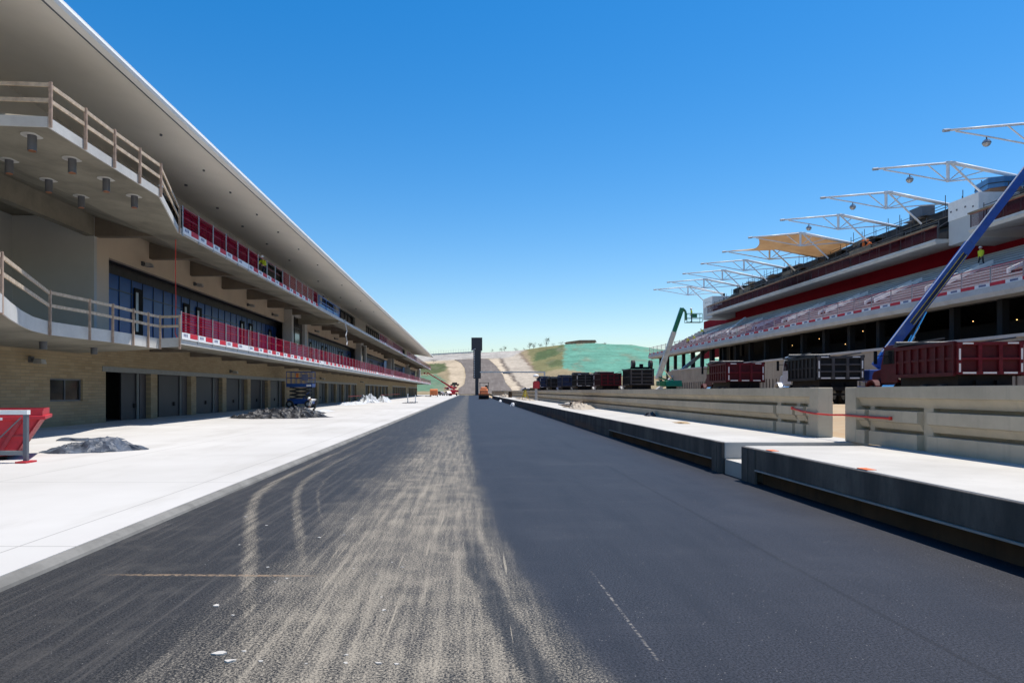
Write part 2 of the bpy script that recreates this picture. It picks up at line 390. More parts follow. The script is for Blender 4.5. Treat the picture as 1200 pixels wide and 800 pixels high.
# ------------------------------------------------------------------ mesh builder
class MB:
    def __init__(s):
        s.v = []; s.f = []; s.mi = []; s.cur = 0
    def add(s, vs, fs):
        o = len(s.v); s.v += [tuple(p) for p in vs]
        for f in fs:
            s.f.append(tuple(i + o for i in f)); s.mi.append(s.cur)
        return s
    def box(s, a, b):
        x0, y0, z0 = a; x1, y1, z1 = b
        if x0 > x1: x0, x1 = x1, x0
        if y0 > y1: y0, y1 = y1, y0
        if z0 > z1: z0, z1 = z1, z0
        return s.add([(x0, y0, z0), (x1, y0, z0), (x1, y1, z0), (x0, y1, z0), (x0, y0, z1), (x1, y0, z1), (x1, y1, z1), (x0, y1, z1)],
                     [(3, 2, 1, 0), (4, 5, 6, 7), (0, 1, 5, 4), (1, 2, 6, 5), (2, 3, 7, 6), (3, 0, 4, 7)])
    def bar(s, p0, p1, w, h, up=(0, 0, 1)):
        p0 = Vector(p0); p1 = Vector(p1); d = (p1 - p0).normalized(); u = Vector(up)
        if abs(d.dot(u)) > .98: u = Vector((0, 1, 0))
        r = d.cross(u).normalized(); u = r.cross(d).normalized()
        vs = []
        for p in (p0, p1):
            for a, b in ((-1, -1), (1, -1), (1, 1), (-1, 1)):
                vs.append(p + r * a * w / 2 + u * b * h / 2)
        return s.add(vs, [(3, 2, 1, 0), (4, 5, 6, 7), (0, 1, 5, 4), (1, 2, 6, 5), (2, 3, 7, 6), (3, 0, 4, 7)])
    def taper(s, p0, p1, w0, h0, w1, h1, up=(0, 0, 1)):
        p0 = Vector(p0); p1 = Vector(p1); d = (p1 - p0).normalized(); u = Vector(up)
        r = d.cross(u).normalized(); u = r.cross(d).normalized(); vs = []
        for p, w, h in ((p0, w0, h0), (p1, w1, h1)):
            for a, b in ((-1, -1), (1, -1), (1, 1), (-1, 1)):
                vs.append(p + r * a * w / 2 + u * b * h / 2)
        return s.add(vs, [(3, 2, 1, 0), (4, 5, 6, 7), (0, 1, 5, 4), (1, 2, 6, 5), (2, 3, 7, 6), (3, 0, 4, 7)])
    def cyl(s, p0, p1, r0, r1=None, n=10, caps=True):
        r1 = r0 if r1 is None else r1
        p0 = Vector(p0); p1 = Vector(p1); d = (p1 - p0).normalized()
        u = Vector((0, 0, 1)) if abs(d.z) < .9 else Vector((1, 0, 0))
        a = d.cross(u).normalized(); b = d.cross(a).normalized(); vs = []
        for p, r in ((p0, r0), (p1, r1)):
            for i in range(n):
                t = 2 * math.pi * i / n
                vs.append(p + a * math.cos(t) * r + b * math.sin(t) * r)
        fs = [(i, (i + 1) % n, n + (i + 1) % n, n + i) for i in range(n)]
        if caps: fs += [tuple(range(n))[::-1], tuple(range(n, 2 * n))]
        return s.add(vs, fs)
    def path(s, pts, r, n=6):
        for a, b in zip(pts, pts[1:]): s.cyl(a, b, r, n=n)
        return s
    def prism(s, pts, z0, z1):
        """pts xy counter-clockwise, z0/z1 number or list"""
        n = len(pts); f0 = z0 if isinstance(z0, (list, tuple)) else [z0] * n; f1 = z1 if isinstance(z1, (list, tuple)) else [z1] * n
        vs = [(p[0], p[1], f0[i]) for i, p in enumerate(pts)] + [(p[0], p[1], f1[i]) for i, p in enumerate(pts)]
        fs = [tuple(range(n))[::-1], tuple(range(n, 2 * n))] + [(i, (i + 1) % n, n + (i + 1) % n, n + i) for i in range(n)]
        return s.add(vs, fs)
    def ext(s, prof, axis, a, b):
        """extrude a closed profile; axis 'y': prof in (x,z); axis 'x': prof in (y,z)"""
        n = len(prof)
        def mk(p, t): return (p[0], t, p[1]) if axis == 'y' else (t, p[0], p[1])
        vs = [mk(p, a) for p in prof] + [mk(p, b) for p in prof]
        fs = [tuple(range(n)), tuple(range(n, 2 * n))[::-1]] + [(i, n + i, n + (i + 1) % n, (i + 1) % n) for i in range(n)]
        return s.add(vs, fs)
    def sphere(s, c, r, nu=10, nv=7, sc=(1, 1, 1)):
        vs = []; fs = []
        for j in range(nv + 1):
            ph = math.pi * j / nv
            for i in range(nu):
                t = 2 * math.pi * i / nu
                vs.append((c[0] + r * sc[0] * math.sin(ph) * math.cos(t), c[1] + r * sc[1] * math.sin(ph) * math.sin(t), c[2] + r * sc[2] * math.cos(ph)))
        for j in range(nv):
            for i in range(nu):
                fs.append((j * nu + i, (j + 1) * nu + i, (j + 1) * nu + (i + 1) % nu, j * nu + (i + 1) % nu))
        return s.add(vs, fs)
    def build(s, name, mats, parent=None, smooth=False, bevel=0, local=False):
        me = bpy.data.meshes.new(name)
        off = Vector((0, 0, 0))
        if parent is not None and not local:
            off = Vector(parent.get('_org', (0, 0, 0)))
        me.from_pydata([(p[0] - off.x, p[1] - off.y, p[2] - off.z) for p in s.v], [], s.f)
        if not isinstance(mats, (list, tuple)): mats = [mats]
        for m in mats: me.materials.append(M[m] if isinstance(m, str) else m)
        me.polygons.foreach_set('material_index', s.mi)
        bm = bmesh.new(); bm.from_mesh(me); bmesh.ops.recalc_face_normals(bm, faces=bm.faces); bm.to_mesh(me); bm.free()
        if smooth:
            for p in me.polygons: p.use_smooth = True
        o = bpy.data.objects.new(name, me); COL.objects.link(o)
        if parent is not None:
            o.parent = parent
            o['_org'] = tuple(off)
        if bevel:
            b = o.modifiers.new('bevel', 'BEVEL'); b.width = bevel; b.segments = 2; b.limit_method = 'ANGLE'; b.angle_limit = R(40)
        return o

def tag(o, label=None, cat=None, group=None, kind=None):
    if label: o['label'] = label
    if cat: o['category'] = cat
    if group: o['group'] = group
    if kind: o['kind'] = kind
    return o
def thing(name, loc, label, cat, group=None, rz=0, world=False):
    """Empty at the thing's base.  world=True: parts are written in world coordinates"""
    o = bpy.data.objects.new(name, None); COL.objects.link(o)
    o.location = loc; o.rotation_euler = (0, 0, rz); o.empty_display_size = .3
    o['_org'] = tuple(loc) if world else (0., 0., 0.)
    return tag(o, label, cat, group)
def kids(o): return [c for c in bpy.data.objects if c.parent == o]
def copy_tree(o, parent=None):
    c = o.copy(); COL.objects.link(c)
    if parent is not None: c.parent = parent
    for k in kids(o): copy_tree(k, c)
    return c
def struct(mb, name, mats, **kw):
    o = mb.build(name, mats, **kw); o['kind'] = 'structure'; return o

# ------------------------------------------------------------------ camera, sun, sky
cam = bpy.data.cameras.new('camera'); cam.lens = 24; cam.sensor_width = 36; cam.sensor_fit = 'HORIZONTAL'
cam.shift_x = 50 / 1200; cam.shift_y = 58 / 1200; cam.clip_end = 6000; cam.clip_start = .05
co = bpy.data.objects.new('camera', cam); COL.objects.link(co); co.location = (0, 0, 1.7); co.rotation_euler = (R(90), 0, 0)
scene.camera = co
SUN = Vector((.30, .13, 1)).normalized()
elev = math.asin(SUN.z); azim = math.atan2(SUN.x, SUN.y)
sl = bpy.data.lights.new('sun', 'SUN'); sl.energy = 4.9; sl.angle = R(.55); sl.color = (1, .94, .855)
so = bpy.data.objects.new('sun', sl); COL.objects.link(so); so.rotation_euler = SUN.to_track_quat('Z', 'Y').to_euler(); so.location = (0, 0, 60)
w = bpy.data.worlds.new('World'); scene.world = w; w.use_nodes = True
nt = w.node_tree; bg = nt.nodes['Background']
sky = nt.nodes.new('ShaderNodeTexSky'); sky.sky_type = 'NISHITA'; sky.sun_disc = False
sky.sun_elevation = elev; sky.sun_rotation = azim
sky.altitude = 300; sky.air_density = 1.15; sky.dust_density = .35; sky.ozone_density = 1.3
hs = nt.nodes.new('ShaderNodeHueSaturation'); hs.inputs['Saturation'].default_value = 1.5; hs.inputs['Hue'].default_value = .496
nt.links.new(sky.outputs[0], hs.inputs['Color']); tm = nt.nodes.new('ShaderNodeMix'); tm.data_type = 'RGBA'; tm.blend_type = 'MULTIPLY'; tm.inputs[0].default_value = 1; tm.inputs[7].default_value = (.95, .955, 1.05, 1)
nt.links.new(hs.outputs[0], tm.inputs[6]); nt.links.new(tm.outputs[2], bg.inputs[0]); bg.inputs[1].default_value = .115
scene.cycles.max_bounces = 12; scene.cycles.diffuse_bounces = 7
vs = scene.view_settings; vs.view_transform = 'Standard'; vs.look = 'None'; vs.exposure = .35; vs.gamma = 1; vs.use_curve_mapping = False

# ------------------------------------------------------------------ ground
XL, XR = -3.98, 5.26          # asphalt edges
ZA = .085                     # concrete apron sits a little above the lane
m = MB()
g = 60
def gridsheet(x0, x1, y0, y1, z, nx=1, ny=1):
    mb = MB(); vsx = []
    for j in range(ny + 1):
        for i in range(nx + 1):
            vsx.append((x0 + (x1 - x0) * i / nx, y0 + (y1 - y0) * j / ny, z))
    mb.add(vsx, [(j * (nx + 1) + i, j * (nx + 1) + i + 1, (j + 1) * (nx + 1) + i + 1, (j + 1) * (nx + 1) + i) for j in range(ny) for i in range(nx)])
    return mb
struct(gridsheet(-2500, 2500, -600, 4000, -.03, 10, 10), 'ground', 'dirt')
struct(gridsheet(XL - .3, XR + .15, -12, 289, 0, 2, 20), 'pit_lane', 'asphalt')
mb = MB(); mb.box((-30, -12, -.02), (XL - .12, 288, ZA)); struct(mb, 'concrete_apron', 'apron')
mb = MB(); mb.ext([(XL - .12, -.02), (XL + .02, -.02), (XL + .0, .03), (XL - .05, ZA - .012), (XL - .12, ZA - .008)], 'y', -12, 288); struct(mb, 'kerb_edge', 'edge_strip')
def straight():
    mb = MB(); xs = [8.22, 9.5, 11, 13, 15, 18, 22, 29.96]; zs_ = [.6, .66, .74, .84, .92, .95, .95, .95]; ys = list(range(-12, 300, 6)); nx = len(xs)
    mb.add([(x, y, z + (.04 * mn.noise((x * .7, y * .3, 0)))) for y in ys for x, z in zip(xs, zs_)], [(j * nx + i, j * nx + i + 1, (j + 1) * nx + i + 1, (j + 1) * nx + i) for j in range(len(ys) - 1) for i in range(nx - 1)])
    struct(mb, 'main_straight', 'dirt', smooth=True)

straight()
# hill
HC = [(-250, 14), (-60, 23), (-25, 25.3), (5.6, 27), (28, 28.1), (35, 28.7), (50.6, 31), (62, 32.4), (84, 33.2), (107, 32.1), (120, 30), (140, 27), (200, 17), (330, 10)]
def hc(x):
    if x <= HC[0][0]: return HC[0][1]
    for (a, b), (c, d) in zip(HC, HC[1:]):
        if x <= c: return b + (d - b) * (x - a) / (c - a)
    return HC[-1][1]
def HZ(x, y):
    t = (y - 285) / 165
    if t <= 0: return -.4
    if t >= 1: return hc(x) - (y - 450) * .02
    return hc(x) * (t ** 1.2 * (1 - .15 * t) + .15 * t ** 1.2 * t)
ZONES = [
 ('dry', (.25, .20, .12), [(-300, 285), (400, 285), (400, 452), (-300, 452)]),
 ('sand', (.42, .34, .24), [(-14, 285), (-4.6, 285), (-4.9, 311), (-2.4, 324), (-1.8, 356), (-2.7, 386), (-5, 408), (-9.2, 421.5), (-31, 421), (-24, 412), (-14, 405), (-11, 380), (-10, 340), (-9.5, 305)]),
 ('grass', (.085, .105, .045), [(-27.7, 403), (-20.6, 412), (-14.3, 408), (-12.5, 385), (-17.4, 365), (-25.2, 366), (-60, 366), (-60, 405)]),
 ('hydro', (.11, .19, .12), [(-60, 362), (-17.2, 361.9), (-11.9, 338.8), (-10.9, 302), (-60, 300)]),
 ('grassR', (.17, .16, .075), [(35.5, 375), (38, 440), (37, 452), (64, 452), (63.3, 450), (50.2, 368.6), (38, 360)]),
 ('green', (.075, .105, .045), [(42.2, 432), (61.7, 449), (59, 424), (46, 407), (38, 402)]),
 ('green', (.095, .115, .05), [(44.4, 395), (54.4, 399), (51.8, 376), (44.4, 374)]),
 ('hydro', (.11, .27, .20), [(63.3, 451), (50.2, 368.6), (62, 354.4), (73, 343), (107, 344), (190, 344), (190, 452)]),
 ('pale', (.40, .345, .275), [(19.6, 423), (26.5, 424.6), (32, 446), (35, 375), (35, 329), (36, 288), (24.8, 288), (24.5, 315), (21.6, 375)]),
 ('sand', (.47, .39, .29), [(11.5, 419.5), (18.5, 423.2), (20.5, 372), (23.5, 318.4), (24.1, 286), (18.8, 286), (18.8, 310), (17.4, 327), (17.5, 354), (15.5, 387)]),
 ('ditch', (.13, .105, .085), [(18.0, 423), (19.8, 423), (21.9, 375), (24.6, 315), (25.3, 290), (23.2, 290), (22.6, 321), (19.9, 369)]),
 ('ditch', (.20, .15, .11), [(31.1, 444.7), (33.0, 447.4), (34.4, 411), (35.8, 375), (34.2, 372), (32.7, 408)]),
 ('conc', (.36, .335, .30), [(-60, 452), (38, 452), (31, 437), (26.5, 424.6), (18.4, 421.4), (7.4, 422.6), (-9.5, 421.5), (-31, 421), (-60, 420)]),
]
def inpoly(x, y, P):
    r = False; n = len(P); j = n - 1
    for i in range(n):
        if (P[i][1] > y) != (P[j][1] > y) and x < (P[j][0] - P[i][0]) * (y - P[i][1]) / (P[j][1] - P[i][1]) + P[i][0]: r = not r
        j = i
    return r
def build_hill():
    xs = [-300 + 12 * i for i in range(20)] + [-60 + .9 * i for i in range(145)] + [70.5 + 3 * i for i in range(45)] + [206 + 15 * i for i in range(14)]
    ys = [280 + 1.6 * i for i in range(112)] + [462, 480, 520, 600]
    nx = len(xs); vsx = []; cols = []
    for y in ys:
        for x in xs:
            z = HZ(x, y)
            if 285 < y < 452 and not inpoly(x, y, [(-12, 284), (26, 284), (26, 426), (-12, 426)]):
                z += (mn.noise((x * .06, y * .06, 0)) * .5 + mn.noise((x * .2, y * .2, 3)) * .22) * min(1, (y - 285) / 30)
            vsx.append((x, y, z))
            acc = [0, 0, 0]; ns = 5
            for q in range(ns):
                jx = x + mn.noise((x * .15, y * .15, 9)) * 1.1 + mn.noise((x * .6, y * .6, 19)) * .8 + random.gauss(0, .5)
                jy = y + mn.noise((x * .12, y * .12, 4)) * 4 + mn.noise((x * .5, y * .4, 14)) * 3 + random.gauss(0, 1.6)
                c = (.25, .20, .12)
                for nme, cc, P in ZONES:
                    if inpoly(jx, jy, P): c = cc
                for e in range(3): acc[e] += c[e] / ns
            c = tuple(acc)
            if c[1] > c[0]: # thin and bare spots in the green cover
                f = max(0, mn.noise((x * .11, y * .05, 31)) + .5 * mn.noise((x * .4, y * .2, 33)) - .12) * 1.1
                c = tuple(a + (b - a) * min(.7, f) for a, b in zip(c, (.20, .19, .13)))
            cols.append(c)
    me = bpy.data.meshes.new('hill')
    me.from_pydata(vsx, [], [(j * nx + i, j * nx + i + 1, (j + 1) * nx + i + 1, (j + 1) * nx + i) for j in range(len(ys) - 1) for i in range(nx - 1)])
    ca = me.color_attributes.new('cover', 'FLOAT_COLOR', 'POINT')
    ca.data.foreach_set('color', [v for c in cols for v in (*c, 1.)])
    me.materials.append(M['hill'])
    for p in me.polygons: p.use_smooth = True
    o = bpy.data.objects.new('hill', me); COL.objects.link(o); o['kind'] = 'structure'
build_hill()
def uphill():
    L = [(288, -4.6), (311, -4.9), (318, -3.4), (324.3, -2.4), (356.4, -1.8), (386, -2.7), (407.8, -5.1), (417, -7.6), (421.8, -9.4)]
    Rr = [(288, 19.0), (310, 18.8), (327.3, 17.5), (353.9, 17.5), (387.4, 15.5), (417.7, 11.9), (421.8, 8.0)]
    def it(P, y):
        for (a, b), (c, d) in zip(P, P[1:]):
            if y <= c: return b + (d - b) * (y - a) / (c - a)
        return P[-1][1]
    mb = MB(); vsx = []; ny = 90; nx = 14
    for j in range(ny + 1):
        y = 288 + (421.8 - 288) * j / ny; a = it(L, y); b = it(Rr, y)
        for i in range(nx + 1):
            x = a + (b - a) * i / nx; vsx.append((x, y, max(HZ(x, y), -.1) + .16))
    mb.add(vsx, [(j * (nx + 1) + i, j * (nx + 1) + i + 1, (j + 1) * (nx + 1) + i + 1, (j + 1) * (nx + 1) + i) for j in range(ny) for i in range(nx)])
    struct(mb, 'uphill_track', 'hilltrack', smooth=True)
uphill()

# ------------------------------------------------------------------ pit building (left)
XW = -18.8
mods = [35.3, 79.35, 123.3, 167.25, 211.2]
PITCH = 5.85
bld = thing('pit_building', (XW, 130, 0), 'long three storey concrete and brick pit building with a sweeping white roof', 'building', world=True)
# brick ground floor with garage openings
doors = []
for k, y0 in enumerate(mods):
    for i in range(6):
        doors.append((y0 + i * PITCH, y0 + i * PITCH + 5.0))
YE = 246
mb = MB(); prev = 12.0
for a, b in doors:
    mb.box((XW - .55, prev, 0), (XW, a, 2.72)); prev = b
mb.box((XW - .55, prev, 0), (XW, YE, 2.72))
mb.box((XW - .55, 12, 2.72), (XW, YE, 4.6))
WIN = (30.6, 33.2, 1.22, 2.28)
# leave the small window opening: rebuild first pier in four pieces
mb2 = MB(); prev = 12.0; first = True
for a, b in doors:
    if first:
        mb2.box((XW - .55, prev, 0), (XW, WIN[0], 2.72)); mb2.box((XW - .55, WIN[1], 0), (XW, a, 2.72))
        mb2.box((XW - .55, WIN[0], 0), (XW, WIN[1], WIN[2])); mb2.box((XW - .55, WIN[0], WIN[3]), (XW, WIN[1], 2.72)); first = False
    else: mb2.box((XW - .55, prev, 0), (XW, a, 2.72))
    prev = b
mb2.box((XW - .55, prev, 0), (XW, YE, 2.72)); mb2.box((XW - .55, 12, 2.72), (XW, YE, 4.6))
mb2.build('brick_wall', 'brick', bld)
wf = MB()
for a, b in (((XW - .2, WIN[0], WIN[2]), (XW - .1, WIN[0] + .07, WIN[3])), ((XW - .2, WIN[1] - .07, WIN[2]), (XW - .1, WIN[1], WIN[3])), ((XW - .2, WIN[0] + .07, WIN[2]), (XW - .1, WIN[1] - .07, WIN[2] + .07)), ((XW - .2, WIN[0] + .07, WIN[3] - .07), (XW - .1, WIN[1] - .07, WIN[3])), ((XW - .2, 31.87, WIN[2] + .07), (XW - .1, 31.93, WIN[3] - .07))): wf.box(a, b)
wfo = wf.build('window', 'fix_grey', bld)
pn = MB(); pn.box((XW - .17, WIN[0] + .07, WIN[2] + .07), (XW - .14, WIN[1] - .07, WIN[3] - .07)); pn.build('pane', 'glass_dark', wfo)
# interior shell behind the garages
mb = MB(); mb.box((-29.8, 12, 0.09), (-29.5, YE, 3.4)); mb.box((-29.5, 12, .09), (XW - .55, YE, .12)); mb.box((-29.5, 12, 3.4), (XW - .55, YE, 3.6))
for k in range(6): mb.box((-29.5, 13 + k * 46, .12), (XW - .55, 13.3 + k * 46, 3.4))
mb.box((-29.5, 41.0, .12), (XW - .6, 41.2, 3.4)); mb.box((-29.5, 34.9, .12), (XW - .6, 35.1, 3.4))
mb.build('garage_interior', 'interior', bld)
for i, (a, b) in enumerate(doors):
    d = MB(); open_to = {0: a + 2.35, 1: a + 1.05}.get(i, a + (.05 if i % 4 else .45))
    if 18 <= i <= 19: open_to = a + 3
    d.box((XW - .48, open_to, .09), (XW - .40, b - 1.0, 2.7))
    n = 6
    for k in range(1, n): d.box((XW - .40, open_to, .09 + 2.61 * k / n - .012), (XW - .385, b - 1.0, .09 + 2.61 * k / n + .012))
    do = d.build('garage_door', 'door', bld)
    s = MB(); s.box((XW - .36, b - .78, .09), (XW - .28, b - .03, 2.7)); s.build('folded_leaf', 'door_strip', do)
    tr = MB(); tr.box((XW - .38, b - 1.0, .09), (XW - .30, b - .86, 2.7)); tr.build('door_track', 'lintel', do)
    if i < 8:
        hd = MB(); hd.box((XW - .385, (open_to + b - 1) / 2 + .5, .75), (XW - .34, (open_to + b - 1) / 2 + .75, 1.0)); hd.build('handle', 'black', do)
for y0 in mods:
    l = MB(); l.box((XW - .3, y0 - .35, 2.705), (XW + .035, y0 + 5 * PITCH + 5.25, 2.98)); l.build('lintel', 'lintel', bld)

# lower balcony slab (level two floor)
def loft(stations, name, mat, parent):
    """stations: list of (y, [profile pts (x,z)]) with equal point counts"""
    mb = MB(); n = len(stations[0][1])
    vs = [(x, y, z) for y, pr in stations for x, z in pr]
    fs = []
    for j in range(len(stations) - 1):
        for i in range(n):
            fs.append((j * n + i, j * n + (i + 1) % n, (j + 1) * n + (i + 1) % n, (j + 1) * n + i))
    fs += [tuple(range(n)), tuple(range((len(stations) - 1) * n, len(stations) * n))[::-1]]
    mb.add(vs, fs)
    return mb.build(name, mat, parent)
def l2_main(xe): return [(xe, 4.2), (xe, 3.95), (-16.2, 4.05), (XW + .002, 4.34), (XW + .002, 4.62), (-16, 4.22)]
def l2_rec(xe): return [(xe, 4.2), (xe, 3.73), (xe - 1.2, 3.64), (XW + .002, 3.51), (XW + .002, 4.25), (xe - 1.2, 4.21)]
rec2 = [(16.0, -11.4), (17.7, -12.15), (19.3, -13.0), (21.3, -14.0), (23.0, -14.75), (24.6, -15.2), (26.5, -15.1), (28.4, -14.92), (30.5, -14.9), (32.7, -14.9)]
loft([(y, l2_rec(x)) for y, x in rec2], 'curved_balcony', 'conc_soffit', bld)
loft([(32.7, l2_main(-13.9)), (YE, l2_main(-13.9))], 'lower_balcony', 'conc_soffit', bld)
# pale cast fascias
f = MB(); pts = [(x, y) for y, x in rec2]
for (xa, ya), (xb, yb) in zip(pts, pts[1:]): f.bar((xa + .0, ya, 3.97), (xb + .0, yb, 3.97), .05, .485)
f.bar((-14.9, 32.68, 3.99), (-13.86, 32.68, 4.04), .05, .44)
f.build('curved_fascia', 'conc_fascia', bld)
f = MB(); f.box((-13.9, 32.72, 3.945), (-13.862, YE, 4.23)); f.build('lower_fascia', 'conc_fascia', bld)
k = 0
y = 34.45
while y < YE - 2:
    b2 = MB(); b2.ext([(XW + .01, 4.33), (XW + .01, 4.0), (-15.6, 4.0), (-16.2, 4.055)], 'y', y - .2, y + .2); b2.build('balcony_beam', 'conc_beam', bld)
    y += PITCH
# upper balcony slab (level three)
def l3(xe):
    xk = min(-15.8, xe - .4)
    return [(xe, 9.52), (xe, 9.24), (xk, 9.45), (XW - .2, 10.5), (XW - .2, 10.85), (xk, 9.78)]
edge3 = [(12., -15.5), (18.6, -15.0), (19.35, -13.6), (19.5, -12.04), (26.5, -12.04), (32.6, -13.9), (YE, -13.9)]
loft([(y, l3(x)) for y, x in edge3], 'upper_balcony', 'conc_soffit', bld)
f = MB()
for (ya, xa), (yb, xb) in zip(edge3[2:6], edge3[3:6]): f.bar((xa, ya, 9.375), (xb, yb, 9.375), .05, .30)
f.build('upper_fascia', 'conc_fascia', bld)
f = MB()
for a, b in ((32.62, YE),): f.box((-13.9, a, 9.235), (-13.862, b, 9.53))
f.build('upper_fascia', 'conc_fascia', bld)
y = 34.45
while y < YE - 2:
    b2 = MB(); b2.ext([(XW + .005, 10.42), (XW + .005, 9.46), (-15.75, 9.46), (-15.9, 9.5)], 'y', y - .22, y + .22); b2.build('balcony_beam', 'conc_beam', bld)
    y += PITCH
for y in (73., 150., 206.):
    b2 = MB(); b2.ext([(XW + .008, 10.44), (XW + .008, 8.86), (-15.2, 8.84), (-14.0, 8.98), (-13.94, 9.5), (-15.7, 9.72)], 'y', y, y + .6); b2.build('balcony_end_beam', 'conc_soffit', bld)
b2 = MB(); b2.box((XW - .4, 12, 9.46), (XW - .002, 34.2, 10.5)); b2.build('downstand_beam', 'conc_soffit', bld)
b2 = MB(); b2.box((-24, 12, 10.5), (XW - .2, 34.2, 10.8)); b2.box((-24, 12, 3.7), (XW, 34.2, 4.2)); b2.build('recess_slab', 'conc_soffit', bld)
# level two walls
b2 = MB(); b2.box((-23.2, 34.2, 4.2), (XW, 34.45, 10.48)); b2.box((-23.2, 12, 4.2), (-22.9, 34.2, 10.5)); b2.build('recess_wall', 'grey_wall', bld)  # cool shade on the camera-facing return is put into its grey
b2 = MB()
segs = []
prev = 34.45
for y0 in mods:
    a, b = y0 + .3, y0 + 34.3
    b2.box((XW - .3, prev, 4.2), (XW, a, 10.47)); b2.box((XW - .3, a, 8.65), (XW, b, 10.47)); prev = b
b2.box((XW - .3, prev, 4.2), (XW, YE, 10.47))
b2.build('upper_wall', 'beige_bounce', bld)
for k, y0 in enumerate(mods):
    a, b = y0 + .3, y0 + 34.3
    h = MB(); h.box((XW - 1.05, a, 8.15), (XW - .85, b, 8.65)); h.box((XW - .85, a, 8.66), (XW - .3, b, 8.8)); h.build('window_header', 'dark_steel', bld)
    gl = MB(); gl.box((XW - .95, a, 4.25), (XW - .9, b, 8.15)); go = gl.build('glazing', 'sky_tint_glass', bld)
    mu = MB(); y = a
    i = 0
    while y < b:
        wdt = .03 if i % 3 else .07
        mu.box((XW - .9, y, 4.25), (XW - .855, y + wdt, 8.15)); y += 1.38; i += 1
    mu.build('mullion', 'mullion', go)
    sd = MB(); sd.box((XW - .9, a, 7.3), (XW - .86, b, 7.36)); sd.build('transom', 'mullion', go)
    for dy in (4.4, 11.3, 13.5, 23.0, 25.3, 31.2):
        d = MB(); d.box((XW - .855, a + dy, 4.3), (XW - .80, a + dy + .95, 7.75)); do = d.build('balcony_door', 'black', go)
        d = MB(); d.box((XW - .80, a + dy + .12, 5.2), (XW - .79, a + dy + .42, 7.5)); d.build('door_glass', 'galv', do)
    # projecting framed bay in the core
    y1 = y0 + 33.9
    fr = MB()
    fr.box((XW - .1, y1, 4.22), (XW + .8, y1 + .75, 10.0)); fr.box((XW - .1, y1 + 5.5, 4.22), (XW + .8, y1 + 6.6, 10.0))
    fr.box((XW - .1, y1 + .75, 4.22), (XW + .8, y1 + 5.5, 6.5)); fr.box((XW - .1, y1 + .75, 9.45), (XW + .8, y1 + 5.5, 10.0))
    fo = fr.build('window_bay', 'conc_fascia', bld)
    gw = MB(); gw.box((XW + .45, y1 + .75, 6.5), (XW + .5, y1 + 5.5, 9.45)); gw.build('pane', 'glass_dark', fo)
    gm = MB(); gm.box((XW + .5, y1 + 2.2, 6.5), (XW + .55, y1 + 2.28, 9.45)); gm.box((XW + .5, y1 + .75, 8.3), (XW + .55, y1 + 5.5, 8.36)); gm.build('frame', 'dark_steel', fo)
# level three walls
b2 = MB()
b2.box((XW - .3, 10, 10.8), (XW, 35.6, 14.3))
prev = 35.6
L3W = [(35.6, 69.6, 'f'), (82, 86, 'w'), (88, 96, 'w'), (99, 112.5, 'w'), (124, 156, 'f'), (168, 200, 'f'), (212, 243, 'f')]
for a, b, t in L3W:
    b2.box((XW - .3, prev, 10.8), (XW, a, 14.3)); b2.box((XW - .3, a, 13.75), (XW, b, 14.3)); prev = b
b2.box((XW - .3, prev, 10.8), (XW, YE, 14.3))
b2.build('top_wall', 'grey_wall', bld)
for a, b, t in L3W:
    gw = MB(); gw.box((XW - .5, a, 10.8), (XW - .4, b, 13.75)); go = gw.build('top_glazing', 'glass_dark', bld)
    mu = MB(); y = a + .05
    while y < b:
        mu.box((XW - .4, y, 10.8), (XW - .33, y + .08, 13.75)); y += 2.9
    mu.build('mullion', 'dark_steel', go)
# roof
def roof(a, b):
    prof = [(-12.36, 13.02), (-12.42, 13.07), (-15.5, 13.62), (XW, 14.1), (-34, 14.3), (-34, 15.2), (-22, 15.1), (-15, 14.2), (-12.8, 13.62), (-12.36, 13.50)]
    return MB().ext(prof, 'y', a, b)
rf = MB()
ys = [4, 48.9, 68.7, 99, 143, 187, 233]
for a, b in zip(ys, ys[1:]):
    t = roof(a, b - .015); rf.add(t.v, t.f)
ro = rf.build('roof', 'soffit', bld)
re = MB().ext([(-12.355, 13.025), (-12.16, 13.10), (-12.12, 13.22), (-12.16, 13.33), (-12.22, 13.33), (-12.22, 13.38), (-12.30, 13.38), (-12.30, 13.52), (-12.355, 13.52)], 'y', 4, 232.8)
re.build('roof_edge', 'roof_edge', ro)
MB().box((-12.40, 4, 13.005), (-12.352, 232.8, 13.03)).build('shadow_gap', 'fix_grey', ro)
# back shell so that the building is closed from elsewhere
b2 = MB(); b2.box((-34, 4, 3.6), (-33.6, YE, 14.28)); b2.box((-33.6, YE - .3, 0), (XW - .55, YE, 14.28)); b2.box((-34, 4, 0), (-33.6, YE, 3.6)); b2.build('rear_wall', 'grey_wall', bld)
# ceiling cylinders under the corner of the upper balcony
def z3(x):
    xk = -15.8
    return 9.24 + (-12.04 - x) / (-12.04 - xk) * .21 if x > xk else 9.45 + (xk - x) / 3.2 * 1.05
for x, y in [(-13.0, 20.3), (-13., 22.35), (-13., 24.45), (-13.05, 26.6), (-15.4, 20.8), (-15.4, 22.85), (-15.4, 25.0), (-15.4, 27.1)]:
    z = z3(x); c = MB(); c.cyl((x, y, z + .02), (x, y, z - .46), .125, n=20); c0 = c.build('downlight', 'fix_grey', bld, smooth=False)
    c = MB(); c.cyl((x, y, z - .455), (x, y, z - .475), .105, n=18); c.build('trim_ring', 'copper', c0)
    c = MB(); c.cyl((x, y, z + .03), (x, y, z - .012), .30, n=20); c.build('ceiling_patch', 'conc_fascia', c0)
for x, y, z in [(-16.6, 26.6, 3.6), (-16.6, 30.2, 3.6)]:
    c = MB(); c.cyl((x, y, z + .05), (x, y, z - .27), .14, n=16); c.build('downlight', 'fix_grey', bld)
